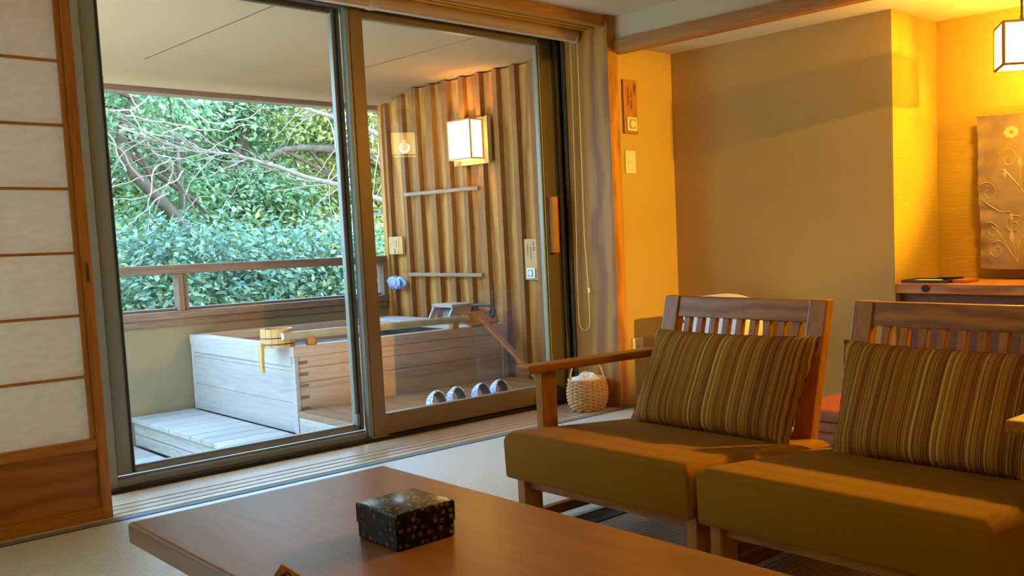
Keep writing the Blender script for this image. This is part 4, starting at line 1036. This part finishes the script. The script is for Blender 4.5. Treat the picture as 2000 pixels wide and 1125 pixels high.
def pillow(label, bl, br, tl, tr, thick, seed):
    """corner points in world; the mesh keeps local x along the width, z up, y thickness"""
    bl, br, tl, tr = map(Vector, (bl, br, tl, tr))
    c = (bl+br+tl+tr)/4; ex = ((br+tr)-(bl+tl)).normalized(); ez = ((tl+tr)-(bl+br)); ez = (ez-ex*ez.dot(ex)).normalized(); ey = ez.cross(ex)
    rn = random.Random(seed); ph = [rn.uniform(0, 6) for _ in range(6)]
    M3 = Matrix((ex, ey, ez)).transposed()
    inv = M3.transposed()
    cl_ = [inv@(p-c) for p in (bl, br, tl, tr)]
    def f(s):
        def g(u, v):
            uu, vv = u*2-1, v*2-1
            # edges bow in slightly between the corners
            p = cl_[0]*(1-u)*(1-v)+cl_[1]*u*(1-v)+cl_[2]*(1-u)*v+cl_[3]*u*v
            k = 1-.035*(1-abs(vv)**2)*abs(uu)**3; k2 = 1-.05*(1-abs(uu)**2)*abs(vv)**3
            th_ = thick*((1-uu**4)*(1-vv**4))**.62*(1+.05*math.sin(3*uu+ph[0])*math.cos(2.3*vv+ph[1]))
            th_ += .003*math.sin(17*vv+ph[2])*abs(uu)**6
            return (p.x*k, p.y+s*th_, p.z*k2)
        return g
    mb = MB(); n_, m_ = 40, 26
    mb.grid(f(-1), n_, m_); mb.grid(f(1), n_, m_)
    me = mb.mesh('striped_cushion'); 
    bm = bmesh.new(); bm.from_mesh(me); bmesh.ops.remove_doubles(bm, verts=bm.verts, dist=.0004); bmesh.ops.recalc_face_normals(bm, faces=bm.faces); bm.to_mesh(me); bm.free()
    me.shade_smooth()
    me.materials.append(MATS['stripe_fabric'])
    o = bpy.data.objects.new('striped_cushion', me); COL.objects.link(o)
    o.matrix_world = Matrix.Translation(c) @ M3.to_4x4()
    tag(o, label, 'cushion', 'striped back cushions on the chairs')
    return o
pillow('striped brown cushion on the chair nearest the window', (2.45, 2.545, .300), (2.45, 1.815, .292), (2.625, 2.56, .632), (2.625, 1.79, .640), .055, 1)
pillow('striped brown cushion on the chair at the right edge', (2.45, 1.645, .296), (2.45, .93, .296), (2.625, 1.705, .632), (2.625, .93, .628), .055, 2)

# ================================================================== ZABUTON STACK
for k, (lab, zt) in enumerate((('floor cushion at the bottom of the stack behind the chairs', .0025), ('floor cushion in the middle of the stack behind the chairs', .058), ('orange topped floor cushion on top of the stack', .1135))):
    t = thing('floor_cushion', lab, 'floor cushion', (3.9, 2.3, zt), 'stacked floor cushions')
    dx = (0, .01, -.006)[k]
    MB().box(3.575+dx, 4.235+dx, 1.96, 2.64, zt, zt+.0545).build('cushion_body', 'zabuton_side', t, 0.022, 4)
    MB().box(3.59+dx, 4.22+dx, 1.975, 2.625, zt+.046, zt+.0552).build('cushion_top', 'zabuton_top', t, 0.003, 1)

# ================================================================== AIR PURIFIER (white, behind the left chair)
ap = thing('air_purifier', 'rounded white appliance standing behind the left chair', 'appliance', (4.03, 3.42, 0.0025))
pts_ = []
for k in range(25):
    a = math.pi*k/24; pts_.append((3.425+.232*math.cos(a), .56+.088*math.sin(a)))
poly = [(3.657, .012), (3.193, .012)]
poly = [(3.193, .0025), (3.657, .0025)] + pts_
MB().prism(poly, 'x', 3.895, 4.12).build('body', 'white_plastic', ap, 0.018, 4, ang=50)
lo = MB().prism([(3.60-.012*math.cos(a)*2, .502+.009*math.sin(a)) for a in [2*math.pi*k/12 for k in range(12)]], 'x', 3.892, 3.897)
lo.build('badge', 'iron', ap)
rbox('vent', 'switch_grey', ap, 3.892, 3.897, 3.26, 3.59, .10, .26, 0.002)

# ================================================================== BASKET
BXc, BYc = 3.59, 4.075
bs = thing('wicker_basket', 'small round wicker basket with handle beside the pillar', 'basket', (BXc, BYc, 0.002))
prof = [(.088, .0), (.098, .02), (.109, .05), (.114, .085), (.113, .12), (.107, .15), (.101, .172)]
def pr(z):
    for (r0, z0), (r1, z1) in zip(prof, prof[1:]):
        if z <= z1: return r0+(r1-r0)*(z-z0)/(z1-z0)
    return prof[-1][0]
NS = 22
for k in range(NS):
    a = 2*math.pi*k/NS
    MB().tube([(BXc+pr(z)*math.cos(a), BYc+pr(z)*math.sin(a), .004+z) for z in (.0, .03, .06, .09, .12, .15, .172)], .0042, 5).build('stake', 'wicker_dark', bs, smooth=True)
for j in range(17):
    z = .008+j*.0098; pts = []
    for k in range(NS*4+1):
        a = 2*math.pi*k/(NS*4); s_ = math.cos(a*NS/2+(math.pi if j % 2 else 0)); r = pr(z)+.0042*s_
        pts.append((BXc+r*math.cos(a), BYc+r*math.sin(a), .004+z))
    MB().tube(pts, .0052, 6, False).build('woven_strand', 'wicker', bs, smooth=True)
MB().lathe([(.0, .0), (.088, .0), (.09, .006), (0, .006)], (BXc, BYc, .002), 24, False).build('basket_base', 'wicker_dark', bs)
MB().tube([(BXc+.104*math.cos(2*math.pi*k/40), BYc+.104*math.sin(2*math.pi*k/40), .181) for k in range(41)], .007, 8, False).build('rim', 'wicker', bs, smooth=True)
hp = []
hd = Vector((0.55, -0.83, 0))
for k in range(25):
    a = math.pi*k/24; p = hd*(.100*math.cos(a)); hp.append((BXc+p.x, BYc+p.y, .155+.145*math.sin(a)**.8))
MB().tube(hp, .0055, 8).build('handle', 'wicker', bs, smooth=True)
rc = random.Random(11); ph = [rc.uniform(0, 6) for _ in range(8)]
def lin(u, v):
    a = 2*math.pi*u; r = .088*math.sin(v*math.pi/2)
    h = .205-.05*v**3+.008*math.sin(3*a+ph[0]+4*v)+.006*math.sin(5*a+ph[1])*v+.007*math.cos(2*a+9*v)
    return (BXc+r*math.cos(a), BYc+r*math.sin(a), h)
def lin2(u, v):
    p = lin(1-u, v); return (p[0], p[1], p[2]-.012-.02*(1-v))
lm_ = MB().grid(lin, 36, 12, True); lm_.grid(lin2, 36, 12, True)
tag(lm_.build('cloth_bundle', 'white_cloth', None, smooth=True, ang=180), 'crumpled white cloth stuffed in the wicker basket', 'cloth')

# ================================================================== OUTSIDE: hillside and trees
hl = MB().grid(lambda u, v: (-8+34*u, 8.6+26*v, -2.6+4.6*v+.5*math.sin(7*u+3*v)), 30, 20)
struct(hl.build('ground', 'p_soil', smooth=True, ang=180), 'leafy hillside ground beyond the balcony')
def leaves(name, parent, mat, clumps, per, size, spread, seed, flat=.55):
    rg_ = np.random.default_rng(seed)
    C = np.repeat(np.asarray(clumps), per, axis=0); n = len(C)
    d = rg_.normal(size=(n, 3)); d[:, 2] *= flat; P = C+d*spread
    out = d/np.linalg.norm(d, axis=1, keepdims=True)
    dirn = out+rg_.normal(size=(n, 3))*.5; dirn[:, 2] -= .35
    dirn /= np.linalg.norm(dirn, axis=1, keepdims=True)
    up = np.tile([0, 0, 1.0], (n, 1))+rg_.normal(size=(n, 3))*.55+np.array([-.25, -.45, 0])
    side = np.cross(dirn, up); side /= np.linalg.norm(side, axis=1, keepdims=True)
    nrm = np.cross(side, dirn)
    s_ = size*rg_.uniform(.6, 1.25, (n, 1))
    V = np.empty((n, 4, 3))
    V[:, 0] = P; V[:, 1] = P+dirn*s_*.45+side*s_*.24+nrm*s_*.06; V[:, 2] = P+dirn*s_; V[:, 3] = P+dirn*s_*.45-side*s_*.24+nrm*s_*.06
    org = np.array(world_org(parent)); V -= org
    me = bpy.data.meshes.new(name)
    me.vertices.add(n*4); me.vertices.foreach_set('co', V.reshape(-1).astype(np.float32))
    me.loops.add(n*4); me.loops.foreach_set('vertex_index', np.arange(n*4, dtype=np.int32))
    me.polygons.add(n); me.polygons.foreach_set('loop_start', np.arange(0, n*4, 4, dtype=np.int32))
    me.update(calc_edges=True)
    at_ = me.attributes.new('tint', 'FLOAT', 'POINT')
    ct = np.repeat(rg_.uniform(-.15, .15, len(clumps)), per)
    at_.data.foreach_set('value', np.repeat(np.clip(rg_.beta(2, 2, n)+ct, 0, 1), 4).astype(np.float32))
    o = link(name, me, mat, parent, org); o['kind'] = 'stuff'
    return o
def crown(center, rad, n, seed, shell=.55):
    rg_ = np.random.default_rng(seed); d = rg_.normal(size=(n, 3)); d /= np.linalg.norm(d, axis=1, keepdims=True)
    r = shell+(1-shell)*rg_.uniform(0, 1, (n, 1))**.6
    return np.asarray(center)+d*r*np.asarray(rad)
def tree(name, label, cat, base, path, r0, crowns, mat, per, size, spread, seed, group, bark='trunk', limbs=5):
    t = thing(name, label, cat, base, group)
    k = len(path); MB().tube(path, [r0*(1-.55*i/(k-1)) for i in range(k)], 9).build('trunk', bark, t, smooth=True)
    rr = random.Random(seed)
    allc = np.concatenate([crown(c, r, n, seed+i*13) for i, (c, r, n) in enumerate(crowns)])
    for i in range(limbs):
        a = Vector(path[rr.randrange(k//3, k)]); b = Vector(allc[rr.randrange(len(allc))]); m = (a+b)/2+Vector((rr.uniform(-.2, .2), rr.uniform(-.2, .2), rr.uniform(0, .25)))
        MB().tube([a, a.lerp(m, .6), m, m.lerp(b, .6), b], [r0*.38, r0*.32, r0*.24, r0*.15, r0*.06], 6).build('branch', bark, t, smooth=True)
    leaves('foliage', t, mat, allc, per, size, spread, seed)
    return t
G1, G2 = 'evergreen shrubs below the railing', 'trees on the hillside'
shr = [((1.6, 9.6), 'leftmost dark evergreen shrub behind the railing', 'leaf_blue'), ((3.3, 9.5), 'bluish evergreen shrub left of the railing post', 'leaf_blue'), ((4.6, 9.7), 'bluish evergreen shrub behind the middle of the railing', 'leaf_blue'),
       ((5.7, 10.1), 'green shrub behind the right end of the railing', 'leaf_green'), ((7.2, 10.4), 'green shrub beyond the cedar wall', 'leaf_green')]
for i, ((x, y), lab, mt) in enumerate(shr):
    tree('evergreen_shrub', lab, 'shrub', (x, y, -2.3), [(x, y, -2.3), (x+.05, y, -1.2), (x-.05, y+.1, 0.2)], .07,
         [((x, y, .15), (1.05, .75, .85), 120), ((x+.3, y+.3, .75), (.7, .6, .5), 60)], mt, 75, .085, .16, 40+i, G1)
mid = [
 ('tree with crooked trunk at the left of the window view', (5.3, 12.6, -1.9), [(5.3, 12.6, -1.9), (5.0, 12.5, .2), (4.87, 12.5, .77), (4.54, 12.5, 1.29), (4.41, 12.5, 1.45), (4.22, 12.5, 1.67), (4.02, 12.5, 1.91), (3.9, 12.5, 2.2), (3.95, 12.5, 2.5), (4.09, 12.5, 2.81), (4.25, 12.5, 3.3)], .095,
  [((3.9, 12.9, 3.0), (1.1, .7, .7), 70), ((4.9, 12.7, .6), (1.0, .7, .6), 70), ((3.2, 13.0, 1.0), (.7, .6, .8), 50)], 'leaf_teal', 'trunk'),
 ('leafy green tree in the middle of the window view', (5.6, 14.2, -1.7), [(5.6, 14.2, -1.7), (5.64, 14, .44), (5.78, 14, 1.31), (5.91, 14, 2.19), (6.01, 14, 2.74), (6.12, 14, 3.04), (6.4, 14, 3.5)], .15,
  [((5.6, 13.6, 1.3), (1.3, .8, .9), 130), ((5.2, 14.6, 2.7), (1.2, .8, .8), 90), ((6.6, 14.3, 3.0), (1.1, .8, .8), 80)], 'leaf_teal', 'trunk'),
 ('tree with a long level limb right of the middle', (8.2, 13.2, -1.8), [(8.2, 13.2, -1.8), (8.0, 13.1, .5), (7.9, 13, 1.9), (7.53, 13, 2.25), (6.81, 13, 2.35), (6.43, 13, 2.36), (6.09, 13, 2.32), (5.84, 13, 2.19)], .075,
  [((7.4, 13.8, 1.2), (1.2, .8, 1.0), 110), ((7.5, 13.6, 2.9), (1.3, .8, .8), 90)], 'leaf_yellow', 'trunk'),
 ('pale green tree beyond the cedar wall', (9.4, 14.0, -1.7), [(9.4, 14, -1.7), (9.3, 14, 1.0), (9.2, 14, 3.2)], .14, [((9.2, 13.8, 2.2), (1.3, 1.0, 1.5), 150)], 'leaf_yellow', 'trunk'),
 ('dense tree left of the crooked trunk', (2.0, 13.0, -1.9), [(2.0, 13, -1.9), (2.1, 13, .5), (2.0, 13, 2.8)], .14, [((2.0, 12.9, 1.6), (1.2, .9, 1.6), 170)], 'leaf_green', 'trunk'),
]
for i, (lab, base, path, r0, cr, mt, bark) in enumerate(mid):
    tree('hillside_tree', lab, 'tree', base, path, r0, cr, mt, 70, .105, .20, 80+i*7, G2, bark, 6)
back = [((3.4, 17.0), 'far bright green tree behind the crooked trunk', 'leaf_green'), ((5.9, 17.6), 'far bright green tree behind the middle tree', 'leaf_green'), ((8.3, 17.4), 'far yellowish tree behind the level limb', 'leaf_yellow'), ((10.8, 17.8), 'far yellowish tree at the right of the hillside', 'leaf_yellow'), ((0.8, 17.2), 'far green tree at the left of the hillside', 'leaf_green')]
for i, ((x, y), lab, mt) in enumerate(back):
    tree('hillside_tree', lab, 'tree', (x, y, -1.1), [(x, y, -1.1), (x+.1, y, 1.0), (x, y+.1, 3.2)], .15,
         [((x, y, 2.9), (1.7, 1.0, 1.3), 170), ((x+.2, y-.5, .9), (1.6, .9, 1.1), 120)], mt, 60, .13, .26, 140+i*5, G2, 'trunk', 5)
for i, ((x, y), lab) in enumerate((((-3.6, 8.6), 'dark tree added left of the balcony to block low skylight, hidden from this view'), ((-3.9, 11.6), 'dark tree added further out left to block low skylight, hidden from this view'), ((-4.4, 5.6), 'dark tree added beside the house to block low skylight, hidden from this view'))):  # unseen trees added to keep low skylight off the room walls
    tree('hillside_tree', lab, 'tree', (x, y, -2.6), [(x, y, -2.6), (x+.1, y, 0), (x, y+.1, 3.0)], .17,
         [((x, y, .2), (1.5, 1.5, 1.6), 110), ((x, y, 2.4), (1.5, 1.5, 1.5), 110)], 'leaf_green', 45, .2, .32, 190+i*5, G2, 'trunk', 4)
# bare grey boughs with vines in front of the trees
bb = thing('bare_bough', 'long bare grey bough with twigs crossing the window view', 'branch', (7.6, 10.4, -2.2), 'bare boughs')
mainb = [(7.6, 10.4, -2.2), (7.4, 10.4, 0.2), (6.9, 10.3, 1.05), (6.07, 10.2, 1.44), (5.41, 10.2, 1.66), (5.02, 10.2, 1.74), (4.69, 10.2, 1.85), (4.42, 10.2, 1.92), (4.16, 10.2, 1.97), (3.86, 10.2, 1.98), (3.57, 10.2, 2.05), (3.35, 10.2, 2.13)]
MB().tube(mainb, [.07, .06, .045, .034, .028, .025, .022, .019, .015, .011, .008, .004], 8).build('limb', 'branch', bb, smooth=True)
rt = random.Random(21)
def twig(parent, a, d, n, step, r, curl, mat, name='twig'):
    p = Vector(a); v = Vector(d).normalized(); pts = [p.copy()]
    for _ in range(n):
        v = (v+Vector((rt.uniform(-1, 1), rt.uniform(-1, 1)*.5, rt.uniform(-1, 1)))*curl).normalized(); p = p+v*step; pts.append(p.copy())
    MB().tube(pts, [r*(1-.8*k/n) for k in range(n+1)], 5).build(name, mat, parent, smooth=True)
    return pts
for k in range(34):
    i = rt.randrange(3, len(mainb)); a = Vector(mainb[i]).lerp(Vector(mainb[i-1]), rt.random())
    pts = twig(bb, a, (-1, rt.uniform(-.3, .3), rt.uniform(-.7, .7)), 9, rt.uniform(.05, .11), .009, .28, 'branch')
    if k % 2: twig(bb, pts[4], (-1, 0, rt.uniform(-1, 1)), 7, .06, .005, .3, 'branch')
b2 = thing('bare_bough', 'slim bare bough slanting across the upper right of the view', 'branch', (8.4, 11.2, -2.2), 'bare boughs')
sec = [(8.4, 11.2, -2.2), (8.0, 11.1, .6), (7.3, 11, 1.9), (6.42, 11, 2.34), (6.05, 11, 2.48), (5.72, 11, 2.55), (5.47, 11, 2.61), (5.26, 11, 2.67), (4.99, 11, 2.80)]
MB().tube(sec, [.07, .06, .045, .034, .03, .026, .022, .018, .012], 8).build('limb', 'branch', b2, smooth=True)
for k in range(14):
    i = rt.randrange(3, len(sec)); a = Vector(sec[i]).lerp(Vector(sec[i-1]), rt.random())
    twig(b2, a, (-.6, 0, rt.uniform(-1, .8)), 9, .08, .008, .28, 'branch')
vn = thing('tangled_vine', 'pale tangled vines hanging around the crooked trunk', 'vine', (3.0, 11.3, -2.1))
for k in range(30):
    a = (rt.uniform(3.1, 4.2), 11.3+rt.uniform(-.5, .5), rt.uniform(.4, 2.7))
    twig(vn, a, (rt.uniform(-1, 1), 0, rt.uniform(-1, 1)), 24, .06, .0085, .36, 'vine' if k % 3 else 'twig', 'vine_strand')
v2 = thing('tangled_vine', 'reddish hanging vines beside the cedar wall', 'vine', (6.4, 11.6, -2.1))
for k in range(26):
    a = (rt.uniform(5.9, 7.1), 11.6+rt.uniform(-.5, .5), rt.uniform(.8, 3.0))
    twig(v2, a, (rt.uniform(-.6, .6), 0, -1), 22, .06, .0075, .32, 'twig' if k % 3 else 'vine', 'vine_strand')
